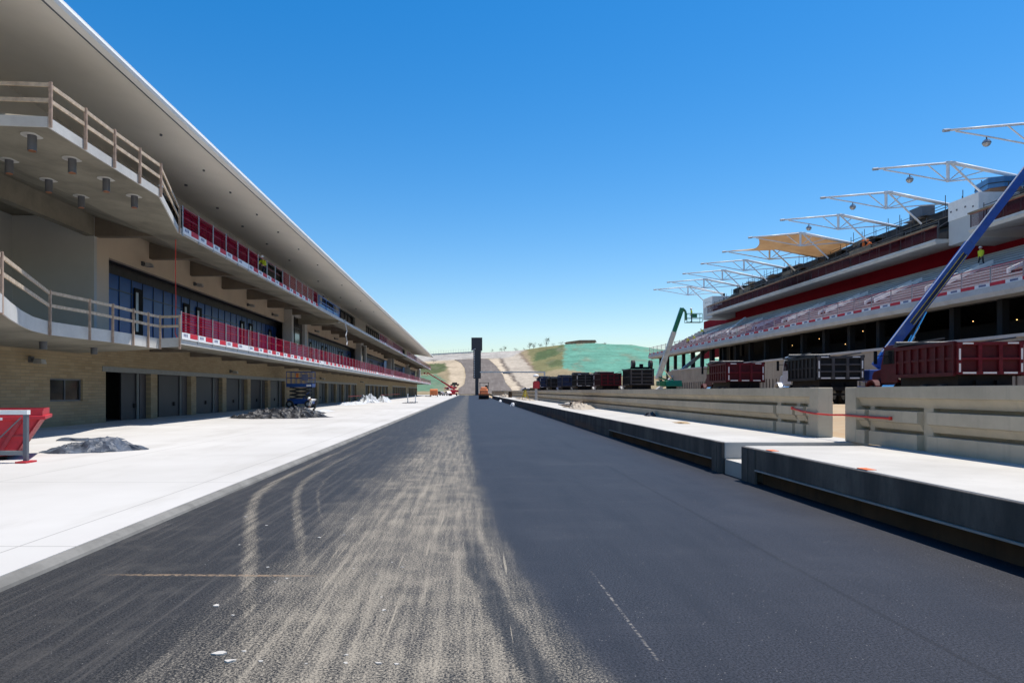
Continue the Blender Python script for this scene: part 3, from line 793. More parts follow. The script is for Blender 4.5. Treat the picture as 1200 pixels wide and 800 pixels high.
# wall lamps
for x, y, z in [(XW, 29.2, 3.05), (XW, 53.6, 3.25), (XW, 86, 3.3), (XW, 118, 3.3), (XW, 39.2, 9.0), (XW, 46.6, 9.0), (XW, 57.8, 9.0), (XW, 65.0, 9.0), (XW, 83, 9.0), (XW, 95, 9.0)]:
    c = MB(); c.box((x, y - .12, z - .12), (x + .12, y + .12, z + .12)); c.cyl((x + .12, y, z), (x + .42, y, z - .10), .055, n=8); c0 = c.build('wall_lamp', 'fix_grey', bld)
    c = MB(); c.ext([(x + .22, z - .17), (x + .62, z - .19), (x + .58, z + .0), (x + .3, z + .05)], 'y', y - .17, y + .17); c.build('lamp_head', 'galv', c0)
# small fittings on the roof soffit
for y in (31, 36, 40, 45, 50, 56, 63, 75, 88, 100):
    for x, r in ((-16.6, .09), (-14.0, .06)):
        z = 13.62 + (-15.5 - x) / 3.3 * .48 if x < -15.5 else 13.07 + (-12.42 - x) / 3.08 * .55
        c = MB(); c.cyl((x, y, z + .02), (x, y, z - .08), r, n=10); c.build('soffit_fitting', 'fix_grey', bld)

# ------------------------------------------------------------------ red mesh fences on the balconies
def mesh_fence(name, label, x, ya, yb, zf, gaps=()):
    root = thing(name, (x, ya, zf), label, 'fence', 'red mesh safety fences along the balconies', world=True)
    n = int(round((yb - ya) / 2.0)); d = (yb - ya) / n
    nm = MB(); y = ya
    for i in range(n):
        a = ya + i * d; b = a + d
        if any(g0 < (a + b) / 2 < g1 for g0, g1 in gaps):
            if nm.v: nm.build('net', 'net_red', root); nm = MB()
            continue
        sag = random.uniform(-.03, .05)
        mid = (a + b) / 2
        nm.add([(x - .01, a, zf + .3), (x + random.uniform(-.05, .03), mid, zf + .3), (x - .01, b, zf + .3), (x - .01, a, zf + 1.32), (x + random.uniform(-.06, .04), mid, zf + 1.3 - sag), (x - .01, b, zf + 1.32)], [(0, 1, 4, 3), (1, 2, 5, 4)])
    nm.build('net', 'net_red', root)
    r = MB(); r.bar((x - .03, ya, zf + 1.30), (x - .03, yb, zf + 1.30), .035, .03); r.bar((x - .03, ya, zf + .85), (x - .03, yb, zf + .85), .025, .02); r.build('rail', 'red_paint', root)
    for i in range(n + 1):
        a = ya + i * d
        p = MB(); p.bar((x + .02, a, zf - .12), (x + .02, a, zf + 1.36), .045, .05); p.build('post', 'galv', root)
    for i in range(n):
        a = ya + i * d + .04; b = a + d - .08; L = b - a
        p = MB(); p.box((x + .025, a, zf + .02), (x + .04, b, zf + .34))
        p.cur = 1
        if (i * 7 + int(ya)) % 11 != 5: p.box((x + .038, a + L * .50, zf + .10), (x + .044, b - .03, zf + .335))
        p.cur = 2
        for q in range(3): p.box((x + .038, a + L * (.10 + .09 * q), zf + .15), (x + .044, a + L * (.16 + .09 * q), zf + .29))
        p.build('toe_board', ['board_white', 'board_red', 'board_ink'], root)
    return root
mesh_fence('mesh_fence', 'red mesh fence on the lower balcony, nearest stretch above the first row of garages', -13.84, 32.75, 72.75, 4.18)
mesh_fence('mesh_fence', 'red mesh fence on the lower balcony, middle stretch above the second and third garage rows', -13.84, 72.9, 148.9, 4.18)
mesh_fence('mesh_fence', "red mesh fence on the lower balcony, farthest stretch ending at the building's far end", -13.84, 149, 245, 4.18)
mesh_fence('mesh_fence', 'red mesh fence on the top balcony, nearest stretch with an open gap', -13.84, 32.9, 62.3, 9.28, gaps=((45.5, 49.6),))
mesh_fence('mesh_fence', 'red mesh fence on the middle block of the top balcony, beyond the blue rail', -13.84, 105, 141, 9.28)
mesh_fence('mesh_fence', 'red mesh fence on the farthest block of the top balcony', -13.84, 151, 245, 9.28)

# ------------------------------------------------------------------ timber guard rails
def guardrail(label, pts, zb, zt, zm):
    root = thing('timber_guardrail', (pts[0][0], pts[0][1], zb), label, 'guard rail', 'timber guard rails on the corner balconies', world=True)
    for (x, y) in pts:
        p = MB(); p.bar((x + .05, y, zb - .05), (x + .05, y, zt + .09), .09, .05, up=(0, 1, 0)); p.build('post', 'wood_post', root)
    for (xa, ya), (xb, yb) in zip(pts, pts[1:]):
        for zz in (zt, zm):
            p = MB(); p.bar((xa + .02, ya, zz + random.uniform(-.015, .015)), (xb + .02, yb, zz + random.uniform(-.015, .015)), .045, .115); p.build('rail', 'wood', root)
    return root
guardrail('pale timber guard rail on the curved lower balcony above the brick wall', [(-12.15 + .62, 16.0), (-12.25, 17.8), (-15.16, 24.6), (-14.95, 26.8), (-14.88, 28.4), (-14.86, 30.1), (-14.86, 31.5), (-14.84, 32.66), (-13.88, 32.6)], 3.75, 5.24, 4.78)
guardrail('weathered timber guard rail on the jutting upper balcony below the roof', [(-14.9, 18.65), (-13.5, 19.38), (-12.0, 19.48), (-12.0, 21.26), (-12.0, 23.), (-12., 24.76), (-12., 26.45), (-13.85, 32.5)], 9.26, 10.42, 9.98)
br = thing('blue_railing', (-13.84, 62.7, 9.5), 'blue tube railing on the top balcony between the two red fences', 'railing', world=True)
for zz in (10.5, 10.0): MB().bar((-13.84, 62.7, zz), (-13.84, 72.8, zz), .06, .06).build('rail', 'blue_scissor', br)
for y in (62.8, 66, 69.4, 72.7): MB().bar((-13.84, y, 9.5), (-13.84, y, 10.52), .06, .06).build('post', 'blue_scissor', br)
MB().box((-13.93, 62.8, 9.54), (-13.89, 72.7, 9.85)).build('kick_panel', 'tank_blue', br)
# ropes
def rope(name, pts, r, mat, label, cat):
    o = MB().path(pts, r, 6).build(name, mat); return tag(o, label, cat)
rope('hanging_rope', [(-14.75, 34.3, 9.3), (-14.77, 34.32, 7.6), (-14.74, 34.3, 6.2), (-14.78, 34.3, 4.6), (-14.7, 34.4, 4.3)], .018, 'red_strap', 'thin red rope hanging from the top balcony down to the lower rail corner', 'rope')
rope('debris_chute', [(-13.8, 75.6, 9.6), (-13.7, 75.55, 9.0), (-13.62, 75.9, 8.4), (-13.66, 75.5, 7.8), (-13.6, 76.0, 7.2), (-13.6, 75.7, 6.8)], .06, 'sheet_white', 'pale twisted sheet hanging off the top balcony beside the blue railing', 'sheet')

# ------------------------------------------------------------------ pit wall bench (right)
def bench(label, ya, yb, flange_to=None):
    root = thing('pit_wall_bench', (XR, ya, 0), label, 'concrete platform', 'raised concrete benches beside the lane', world=True)
    t = MB(); t.box((XR + .004, ya, .30), (8.35, yb, .652)); t.build('slab', 'bench_top', root, bevel=.02)
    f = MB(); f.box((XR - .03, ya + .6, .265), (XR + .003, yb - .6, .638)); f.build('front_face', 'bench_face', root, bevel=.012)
    for a, b in ((ya, ya + .28), (ya + .32, ya + .6), (yb - .28, yb), (yb - .6, yb - .32)):
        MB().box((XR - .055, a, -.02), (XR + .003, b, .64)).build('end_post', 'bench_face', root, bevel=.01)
    if flange_to is None: flange_to = yb - .6
    l = MB(); l.box((XR + .10, ya + .02, -.02), (XR + .2, flange_to, .26)); l.build('recess_face', 'rust_face', root)
    l = MB(); l.box((XR - .055, ya + .62, .238), (XR + .12, flange_to, .262)); l.build('steel_flange', 'flange', root)
    if flange_to < yb - 1:
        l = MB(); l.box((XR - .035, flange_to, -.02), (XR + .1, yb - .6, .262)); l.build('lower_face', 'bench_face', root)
    b = MB(); b.box((XR + .2, ya + .02, -.02), (8.35, yb - .02, .298)); b.build('footing', 'conc_wall', root)
bench('near concrete bench with a dark stained front face, right beside the lane', -8, 13.07)
bench('long concrete bench with debris on top, running away along the lane to the roller', 14.08, 156, 25.5)
o = MB().box((XR + .01, 13.07, -.02), (8.35, 14.08, .30)).build('gap_step', 'bench_top'); tag(o, 'low concrete step in the gap between the two benches', 'step')
mk = 0
for y, lab in ((11.9, 'small orange paint mark on the near bench edge, close to the gap'), (9.05, 'small orange paint mark in the middle of the near bench edge')):
    o = MB().box((XR + .01, y, .6525), (XR + .14, y + .24, .658)).build('paint_mark', 'orange_dot'); tag(o, lab, 'paint mark', 'orange paint marks on the bench edge')
WX = 7.87
def pit_wall(label, ya, yb, notches=()):
    root = thing('pit_wall', (WX, ya, .65), label, 'concrete wall', 'precast concrete pit walls', world=True)
    zb = .654 if yb < 158 else 0
    A = [(WX, 1.775), (WX, 1.575), (WX + .06, 1.55), (WX + .12, 1.40), (WX + .24, 1.395), (WX + .24, 1.34), (WX, 1.332), (WX, 1.13), (WX + .06, 1.105), (WX + .12, .985), (WX + .24, .98), (WX + .24, .928), (WX, .92), (WX, zb), (WX + .33, zb), (WX + .33, 1.775)]
    B = [(WX, 1.775), (WX, 1.575), (WX + .06, 1.55), (WX + .12, 1.40), (WX + .12, .985), (WX + .12, zb), (WX + .33, zb), (WX + .33, 1.775)]
    ends = .40
    mb = MB(); y = ya + ends
    for n0, n1 in sorted(notches):
        # joints every 4.6 m show as fine gaps
        while n0 - y > 4.7:
            mb.ext(A, 'y', y, y + 4.6 - .012); y += 4.6
        mb.ext(A, 'y', y, n0); mb.ext(B, 'y', n0, n1); y = n1
    while yb - ends - y > 4.7:
        mb.ext(A, 'y', y, y + 4.6 - .012); y += 4.6
    mb.ext(A, 'y', y, yb - ends)
    mb.build('panel', 'conc_wall', root)
    for a, b in ((ya, ya + ends), (yb - ends, yb)):
        MB().box((WX - .004, a, zb), (WX + .335, b, 1.779)).build('end_pillar', 'conc_wall', root, bevel=.015)
    c = MB(); c.box((WX + .02, ya + .3, 1.775), (WX + .31, yb - .3, 1.781)); c.build('coping', 'bench_top', root)
pit_wall('near precast concrete wall with stepped bands standing on the near bench', 3.0, 14.3, [(13.45, 13.6), (11.75, 12.0)])
pit_wall('long precast concrete wall with stepped bands on the far bench, in front of the trucks', 15.4, 78.7, [(15.95, 16.12), (16.5, 16.65), (17.5, 17.7)])
pit_wall('distant pale concrete wall beyond the white post and the tripod', 80.2, 240)
o = MB(); o.path([(WX - .02, 16.6, 1.28), (WX - .05, 16.0, 1.22), (WX - .06, 15.4, 1.19), (WX - .0, 14.9, 1.18), (WX - .04, 14.3, 1.2), (WX - .03, 13.3, 1.19), (WX - .02, 12.75, 1.19)], .022, 6)
o.box((WX - .04, 12.70, 1.16), (WX - .0, 12.75, 1.22)); o.box((WX - .04, 16.58, 1.25), (WX, 16.63, 1.32))
tag(o.build('red_strap', 'red_strap'), 'red strap stretched across the gap between the two pit walls', 'strap')

# ------------------------------------------------------------------ grandstand (right)
st = thing('grandstand', (32, 28, 0), 'two tier concrete grandstand under construction with a dark red band between its tiers', 'grandstand', world=True)
Y0, YF = 22, 121
def yend(x): return YF + (x - 32) * 13 / 14
mb = MB(); NR = 15
def ztier(x): return 8.0 + .40 * max(0, math.floor((x - 32.8) / .88))
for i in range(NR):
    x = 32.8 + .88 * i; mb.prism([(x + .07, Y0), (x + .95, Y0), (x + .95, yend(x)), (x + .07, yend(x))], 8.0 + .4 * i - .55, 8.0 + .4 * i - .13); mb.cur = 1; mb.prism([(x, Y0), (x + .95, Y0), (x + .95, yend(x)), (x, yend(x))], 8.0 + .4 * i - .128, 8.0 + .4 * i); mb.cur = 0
mb.build('lower_deck', ['riser_shade', 'conc_stand'], st)
mb = MB(); mb.ext([(31.75, 8.08), (31.7, 7.7), (31.8, 7.42), (32.78, 7.38), (32.78, 8.0), (32.0, 8.0)], 'y', Y0, yend(32)); mb.build('front_fascia', 'conc_fascia', st)
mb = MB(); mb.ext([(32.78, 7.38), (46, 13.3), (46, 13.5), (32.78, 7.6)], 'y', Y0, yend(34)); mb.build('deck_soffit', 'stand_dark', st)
mb = MB(); mb.box((46, Y0, 8), (46.35, yend(46), 15.28)); mb.build('red_band', 'red_wall', st)
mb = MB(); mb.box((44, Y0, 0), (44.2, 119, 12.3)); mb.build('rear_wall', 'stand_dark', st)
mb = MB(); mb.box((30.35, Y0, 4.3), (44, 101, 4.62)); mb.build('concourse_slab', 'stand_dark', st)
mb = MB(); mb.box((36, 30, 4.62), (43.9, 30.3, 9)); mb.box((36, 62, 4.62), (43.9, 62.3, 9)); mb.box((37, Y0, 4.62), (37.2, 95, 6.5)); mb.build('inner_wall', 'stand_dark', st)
y = 30
while y < 122:
    MB().box((33.2, y - .22, 0), (33.65, y + .22, 7.75)).build('column', 'stand_dark' if y < 97 else 'dark_steel', st)
    if y > 96: MB().box((39., y - .2, 0), (39.4, y + .2, 10.4)).build('column', 'dark_steel', st)
    y += 4.25
for k in range(9):
    yk = 45 + 8.4 * k
    for dy in (0, 1.5):
        v = MB(); v.ext([(36.7, 9.72), (41.0, 11.62), (41.0, 11.98), (36.7, 10.06)], 'y', yk + dy, yk + dy + .14); v.build('stair_kerb', 'white_paint', st)
    v = MB(); v.ext([(36.9, 9.7), (40.6, 11.4), (40.6, 11.5), (36.9, 9.9)], 'y', yk + .14, yk + 1.5); v.build('stair_opening', 'stand_dark', st)
# upper tier, two blocks
for a, b in ((Y0, 56.0), (60.0, 117.8)):
    mb = MB(); mb.ext([(41.0, 15.05), (40.92, 14.85), (41.05, 14.6), (45.99, 15.3), (47.3, 15.35), (47.3, 15.6), (42, 15.05)], 'y', a, b); mb.build('upper_soffit', 'conc_fascia', st)
    mb = MB()
    for i in range(7):
        x = 42 + .78 * i; mb.box((x, a + .05, 15.2 + .62 * i - (.1 if i else .1)), (x + .8, b - .05, 15.75 + .62 * i))
    mb.build('upper_deck', 'upper_rows_shade', st)
    mb = MB(); mb.box((40.85, a, 16.15), (41.2, b, 16.28)); mb.build('parapet_plank', 'plank', st)
# stair towers
for a, b, lab in ((56.3, 59.8, None), (118, 122.6, None)):
    mb = MB(); mb.box((42, a, 14.4), (48, b, 16.5)); to = mb.build('stair_tower', 'grey_wall', st)
    mb = MB(); mb.box((41.97, a - .03, 16.5), (48, b + .03, 18.1)); mb.build('tower_cap', 'white_paint', to)
    mb = MB()
    for dy in (.5, 1.4, 2.4, 3.1): mb.box((41.93, a + dy, 17.0 + .2 * (dy > 1)), (41.97, a + dy + .14, 17.14 + .2 * (dy > 1)))
    mb.build('anchor_plate', 'fix_grey', to)
for i, (x, y, z) in enumerate([(36.9, 40, 6.4), (36.9, 43.4, 6.7), (36.9, 46, 6.5), (36.9, 47.5, 7.2), (36.9, 50, 6.8), (36.9, 56, 6.9), (36.9, 64, 7.3), (36.9, 67, 6.3), (36.9, 72, 7.2), (36.9, 78, 6.9), (36.9, 84, 7.1), (36.9, 38, 7.4)]):
    MB().sphere((x, y, z), .035, 8, 6).build('bulb', 'bulb', st)
def stand_fence(name, label, x, ya, yb, zf, hgt, netm, step, board=True, postm='galv'):
    root = thing(name, (x, ya, zf), label, 'fence', 'safety fences on the grandstand', world=True)
    n = int(round((yb - ya) / step)); d = (yb - ya) / n
    nm = MB(); nm.add([(x, ya, zf + .05), (x, yb, zf + .05), (x, yb, zf + hgt), (x, ya, zf + hgt)], [(0, 1, 2, 3)]); nm.build('net', netm, root)
    r = MB(); r.bar((x - .02, ya, zf + hgt), (x - .02, yb, zf + hgt), .04, .04); r.build('rail', 'red_paint', root)
    for i in range(n + 1): MB().bar((x + .03, ya + i * d, zf), (x + .03, ya + i * d, zf + hgt + .15), .06, .06).build('post', postm, root)
    if board:
        for i in range(n):
            a = ya + i * d; p = MB(); p.box((x - .05, a, zf + .05), (x - .03, a + d * .5, zf + .26)); p.cur = 1; p.box((x - .05, a + d * .5 + .01, zf + .05), (x - .03, a + d - .02, zf + .26))
            p.cur = 2; p.box((x - .056, a + d * .12, zf + .10), (x - .05, a + d * .36, zf + .22)); p.build('toe_board', ['board_white', 'board_red', 'board_ink'], root)
stand_fence('mesh_fence', 'pale red mesh fence with boards along the front of the lower grandstand tier', 31.9, Y0, 121, 8.05, 1.25, 'net_pink', 2.5)
stand_fence('mesh_fence', 'dark red mesh fence on the nearer upper grandstand tier, behind the blue boom', 41.1, Y0, 56, 15.05, 1.1, 'net_dark', 1.7, False, 'scaf_tube')
stand_fence('mesh_fence', 'dark red mesh fence along the front of the long farther upper grandstand tier', 41.1, 60, 117.8, 15.05, 1.1, 'net_dark', 1.7, False, 'scaf_tube')
def scaffolding(label, ya, yb):
    root = thing('scaffolding', (43.5, ya, 16), label, 'scaffolding', 'scaffolding on the upper tier', world=True)
    t = MB(); n = int((yb - ya) / 2.3)
    for i in range(n + 1):
        y = ya + i * 2.3
        for x, zb, zt in ((41.6, 15.1, 16.9), (43.6, 16.5, 18.4 + random.uniform(-.3, .5)), (45.4, 18, 19.9 + random.uniform(-.3, .5)), (47.0, 19, 20.7 + random.uniform(-.6, .5))):
            if random.random() < .12: continue
            t.cyl((x, y, zb), (x, y, zt), .035, n=5)
        if random.random() < .6: t.bar((41.6, y, 16.2), (47, y + random.uniform(-.3, .3), 19.6), .05, .05)
    for x, z in ((41.6, 16.7), (43.6, 17.6), (45.4, 19.2), (47, 20.1)):
        y = ya
        while y < yb - 2:
            L = random.choice((4.6, 6.9, 9.2)); 
            if random.random() < .72: t.bar((x, y, z), (x, min(y + L, yb), z + random.uniform(-.08, .08)), .05, .05)
            y += L
    t.build('tube_frame', 'scaf_tube', root)
    y = ya
    while y < yb - 3:
        L = random.uniform(2.2, 4.5); x = random.choice((42.6, 43.8, 44.8, 46)); z = 15.9 + (x - 41.6) * .70 + random.uniform(.25, .8)
        MB().box((x, y, z), (x + 1.2, y + L, z + .06)).build('plank_deck', 'plank', root)
        if random.random() < .6: MB().box((x - .03, y, z - .75), (x, y + L, z - .02)).build('side_sheet', 'black' if random.random() < .75 else 'plank', root)
        y += L * random.uniform(.7, 1.1)
    y = ya + 1
    while y < yb - 3:
        p = MB(); h = 19.4 + random.uniform(0, .35); p.box((46.2, y, h), (47.4, y + 2.6, h + .06)); p.build('plank_deck', 'white_steel', root); y += 8.5
scaffolding('dark tube scaffolding with planks on the nearer upper tier, right of the white tower', Y0 + 1, 55.5)
scaffolding('dark tube scaffolding with planks on the long farther upper tier below the white roof trusses', 60.5, 117)
# tank and boxes on the top
t = thing('water_tank', (45, 58, 18.1), 'blue wrapped box with a brown base on top of the white stair tower', 'tank', world=True)
MB().prism([(43.6, 57.2), (44.4, 56.6), (45.8, 56.6), (46.3, 57.4), (46.3, 59), (44, 59.2)], 18.12, 18.65).build('base', 'tank_brown', t)
b = MB(); b.prism([(43.4, 57.1), (44.3, 56.5), (45.9, 56.5), (46.4, 57.3), (46.4, 59.1), (43.9, 59.3)], 18.65, 19.5); b.build('body', 'tank_blue', t)
b = MB(); b.prism([(43.37, 57.08), (44.28, 56.47), (45.92, 56.47), (46.43, 57.28), (46.43, 59.13), (43.87, 59.33)], 18.98, 19.05); b.build('band', 'navy_tower', t)
o = MB().box((45.9, 69.2, 19.5), (47.2, 71.2, 20.5)).build('cooling_unit', 'fix_grey'); tag(o, 'grey boxy cooling unit on top of the scaffolded upper tier', 'cooling unit')
t = thing('raker_beam', (29, 100, 0), 'long pale sloping beam rising from the ground past the far end of the grandstand', 'beam', world=True)
MB().bar((25.5, 100, .2), (41.5, 102.5, 12.6), .5, .42).build('beam', 'conc_fascia', t)
MB().bar((27.6, 100.3, 0), (27.6, 100.3, 1.7), .35, .35).build('footing', 'conc_fascia', t)
t = thing('retaining_wall', (30, 16, 0), 'tall pale precast wall along the foot of the grandstand behind the trucks', 'wall', world=True)
w_ = MB(); y = 16
while y < 101:
    w_.box((30, y, -.03), (30.3, y + 2.98, 4.66)); y += 3
w_.build('panel', 'conc_retain', t)
w_ = MB(); y = 16.4
while y < 101:
    w_.bar((29.96, y, 0), (29.96, y, 2.9), .05, .06); y += .75
w_.build('starter_bars', 'bark', t)
MB().box((29.93, 16, 4.66), (30.37, 101.2, 4.84)).build('coping', 'conc_fascia', t)

# roof trusses
def truss(k):
    y = 48.7 + 8.5 * k
    root = bpy.data.objects.new('roof_truss', None); COL.objects.link(root); root.location = (34, y, 20.27); root['_org'] = (34, y, 20.27)
    A = (34, y, 20.27); B = (40.2, y, 20.8); C = (40.1, y, 19.25); D = (46.4, y, 19.45); E = (43.5, y, 17.75); F = (46.4, y, 19.3)
    MB().cyl((34.2, y, 20.29), B, .085, .10, n=8).build('tip_chord', 'white_steel', root, smooth=True)
    MB().cyl((40.3, y, 20.82), (46.7, y, 19.5), .155, n=10).build('main_tube', 'white_steel', root, smooth=True)
    MB().path([(34.7, y, 20.22), (37, y, 19.83), C], .06, 7).build('lower_chord', 'white_steel', root)
    MB().path([C, (43, y, 19.5), (46, y, 19.72)], .06, 7).build('lower_chord', 'white_steel', root)
    MB().cyl((40.1, y, 20.75), (40.1, y, 19.2), .13, n=8).build('king_post', 'white_steel', root)
    MB().cyl((40.4, y, 20.7), E, .085, n=8).build('strut', 'white_steel', root)
    for P, Q in ((C, (38.4, y, 20.62)), (C, (41.6, y, 20.5)), (C, (43.2, y, 20.15))):
        MB().cyl(P, Q, .05, n=6).build('web_member', 'white_steel', root)
    MB().box((39.9, y - .14, 20.68), (40.7, y + .14, 20.9)).build('apex_plate', 'white_steel', root)
    MB().cyl((33.8, y, 20.25), (34.25, y, 20.3), .12, n=8).build('end_cap', 'galv', root)
    MB().box((46.5, y - .15, 15.6), (46.85, y + .15, 19.6)).build('rear_post', 'dark_steel', root)
    MB().cyl(E, (43.5, y, 16.7), .07, n=6).build('strut_foot', 'dark_steel', root)
    return root
LT = ['nearest white roof truss, highest in the photo at the right edge', 'second nearest white roof truss, above the white stair tower', 'third white roof truss from the right, ending above the white stair tower', 'fourth white roof truss, the last bare one before the tan canopy', 'white roof truss holding the near edge of the tan fabric canopy', 'white roof truss holding the far edge of the tan fabric canopy', 'first bare white roof truss beyond the tan canopy', 'second bare white roof truss beyond the tan canopy', 'next to farthest white roof truss at the far end of the grandstand', 'farthest white roof truss, lowest in the photo above the green lift']
for k in range(10):
    r = truss(k); tag(r, LT[k], 'roof truss', 'white roof trusses over the grandstand')
# stretched fabric between trusses five and six
def fabric():
    ya, yb = 48.7 + 8.5 * 4, 48.7 + 8.5 * 5
    top = [(34.9, 20.40), (37.5, 20.66), (40.2, 20.95), (43.4, 20.25), (46.6, 19.62)]
    def prof(u):
        t = u * 4; i = min(3, int(t)); f = t - i
        return top[i][0] + (top[i + 1][0] - top[i][0]) * f, top[i][1] + (top[i + 1][1] - top[i][1]) * f
    mb = MB(); nu, nv = 28, 16; vs_ = []
    for j in range(nv + 1):
        v = j / nv; c = 4 * v * (1 - v)
        for i in range(nu + 1):
            u = i / nu; x, z = prof(u)
            x += c * 1.5 * (1 - u) ** 3 - c * .9 * u ** 3
            vs_.append((x, ya + (yb - ya) * v, z - c * (.55 + .5 * math.sin(u * math.pi))))
    mb.add(vs_, [(j * (nu + 1) + i, j * (nu + 1) + i + 1, (j + 1) * (nu + 1) + i + 1, (j + 1) * (nu + 1) + i) for j in range(nv) for i in range(nu)])
    o = mb.build('fabric_canopy', 'tent', smooth=True); tag(o, 'tan stretched fabric canopy spanning between two of the white roof trusses', 'canopy')
    s_ = o.modifiers.new('thick', 'SOLIDIFY'); s_.thickness = .012
fabric()
LB = ['round silver lamp hanging under the nearest roof truss', 'round silver lamp hanging under the second nearest roof truss', 'round silver lamp hanging under the third roof truss from the right', 'small round lamp hanging under the last bare truss before the tan canopy']
for k in range(4):
    y = 48.7 + 8.5 * k; r = thing('hanging_lamp', (36.9, y, 19.2), LB[k], 'lamp', 'round lamps hanging under the roof trusses', world=True)
    MB().sphere((36.9, y, 19.38), .27, 14, 10).build('globe', 'galv', r, smooth=True); MB().cyl((36.9, y, 19.62), (36.9, y, 19.86), .04, n=6).build('hanger', 'dark_steel', r)
    MB().cyl((36.9, y, 19.36), (36.9, y, 19.41), .285, n=16).build('rim', 'fix_grey', r)

# ------------------------------------------------------------------ vehicles
def wheel(root, x, y, z, r, w, rimm='galv', n=20, name='wheel'):
    t = MB(); t.cyl((x - w / 2, y, z), (x + w / 2, y, z), r, n=n)
    o = t.build(name, 'rubber', root, bevel=.03 if r > .4 else 0)
    rm = MB(); rm.cyl((x - w / 2 - .015, y, z), (x + w / 2 + .015, y, z), r * .56, n=14); rm.build('rim', rimm, o)
    return o
def dump_truck(label, px, Y, deg, paint, cabp, Hb=3.7, cols=3, rows=2, tarp=True, strips=True):
    rz = R(deg); X = (px - 550) * Y / 800
    cx = X + 1.25 * math.cos(rz); cy = Y + 1.25 * math.sin(rz)
    root = thing('dump_truck', (cx, cy, .95), label, 'dump truck', 'dump trucks parked on the straight behind the pit wall', rz)
    W = 1.24; fz = 1.42; Hb -= .95; ribm = 'rib_red' if 'red' in paint or 'maroon' in paint else 'rib_grey'
    b = MB(); b.box((-W, .02, fz), (-W + .06, 4.9, Hb)); b.box((W - .06, .02, fz), (W, 4.9, Hb)); b.box((-W + .06, .02, fz), (W - .06, 4.9, fz + .08)); b.box((-W + .06, 4.82, fz), (W - .06, 4.9, Hb + .05))
    b.build('bed', paint, root)
    rb = MB()
    for s in (-1, 1):
        for k in range(8):
            y = .05 + k * 4.72 / 7; rb.box((s * W, y, fz), (s * (W + .07), y + .11, Hb - .12))
        rb.box((s * W, .02, Hb - .13), (s * (W + .09), 4.9, Hb + .02)); rb.box((s * W, .02, fz - .06), (s * (W + .09), 4.9, fz + .10)); rb.box((s * W, .02, (fz + Hb) / 2 - .05), (s * (W + .05), 4.9, (fz + Hb) / 2 + .05))
    rb.build('side_ribs', paint, root)
    tg = MB(); tg.box((-W, .0, fz), (W, .04, Hb - .04)); tg.cur = 1
    for k in range(cols + 1):
        x = -W + .02 + k * (2 * W - .18) / cols; tg.box((x, -.11, fz), (x + .14, .0, Hb - .04))
    for k in range(rows + 1):
        z = fz + k * (Hb - .16 - fz) / rows; tg.box((-W, -.10, z), (W, .001, z + (.13 if k in (0, rows) else .09)))
    tgo = tg.build('tailgate', [paint, ribm], root)
    if strips:
        r_ = MB()
        for s in (-1, 1):
            r_.box((s * (W - .12), -.122, fz + .1), (s * (W - .05), -.112, fz + .45)); r_.box((s * (W - .12), -.122, Hb - .75), (s * (W - .05), -.112, Hb - .3))
        for k in range(cols): 
            x0 = -W + .2 + k * (2 * W - .18) / cols; r_.box((x0, -.115, fz + .03), (x0 + .5, -.103, fz + .10))
        r_.box((-W + .2, -.115, Hb - .12), (-W + .6, -.103, Hb - .06)); r_.box((W - .6, -.115, Hb - .12), (W - .2, -.103, Hb - .06))
        r_.build('reflective_strip', 'reflect', tgo)
    bm_ = MB(); bm_.box((-W - .05, -.18, .78), (W + .05, -.02, .98)); bm_.box((-.9, -.1, .5), (.9, -.02, .62)); bm_.build('rear_bumper', 'black', root)
    for s in (-1, 1):
        for dx in (.75, .95):
            l = MB(); l.cyl((s * dx, -.2, .88), (s * dx, -.175, .88), .055, n=8); l.build('tail_light', 'lampred', root)
        MB().box((s * .62 - .3, .18, .25), (s * .62 + .3, .2, .95)).build('mudflap', 'black', root)
    MB().box((-1.02, .25, .93), (1.02, 4.9, 1.415)).build('underbody_shade', 'black', root)  # black box added to stand for the shade under the bed
    c = MB(); c.box((-.45, .05, .85), (-.33, 8.1, 1.18)); c.box((.33, .05, .85), (.45, 8.1, 1.18)); c.box((-.33, 3, .9), (.33, 3.2, 1.1)); c.build('chassis', 'black', root)
    cg = MB(); cg.ext([(4.9, Hb - .05), (6.2, Hb + .08), (6.2, Hb + .16), (4.9, Hb + .05)], 'x', -W, W); cg.build('cab_guard', paint, root)
    if tarp:
        tr = MB(); tr.cyl((-W, 4.95, Hb + .22), (W, 4.95, Hb + .22), .12, n=10); tr.build('tarp_roller', 'tarp_black', root)
        for s in (-1, 1): MB().bar((s * (W + .12), 4.9, Hb + .1), (s * (W + .12), .6, Hb + .18), .05, .06).build('tarp_arm', 'dark_steel', root)
    cb = MB(); cb.ext([(5.15, 1.15), (6.85, 1.15), (6.85, 2.0), (6.5, 2.88), (6.3, 3.0), (5.2, 3.0), (5.15, 2.9)], 'x', -1.06, 1.06); co_ = cb.build('cab', cabp, root, bevel=.04)
    wd = MB(); wd.add([(-.95, 6.868, 2.05), (.95, 6.868, 2.05), (.9, 6.53, 2.85), (-.9, 6.53, 2.85)], [(0, 1, 2, 3)])
    wd.build('windscreen', 'glass_dark', co_)
    for s in (-1, 1):
        sw = MB(); sw.ext([(5.45, 2.08), (6.62, 2.08), (6.35, 2.75), (5.45, 2.75)], 'x', s * 1.055, s * 1.075); sw.build('side_window', 'glass_dark', co_)
    hd = MB(); hd.ext([(6.85, 1.0), (8.45, 1.0), (8.5, 1.55), (8.3, 1.78), (6.85, 2.0)], 'x', -.78, .78); hd.build('hood', cabp, root, bevel=.08)
    gr = MB(); gr.box((-.55, 8.47, 1.0), (.55, 8.56, 1.65)); gr.build('grille', 'chrome', root)
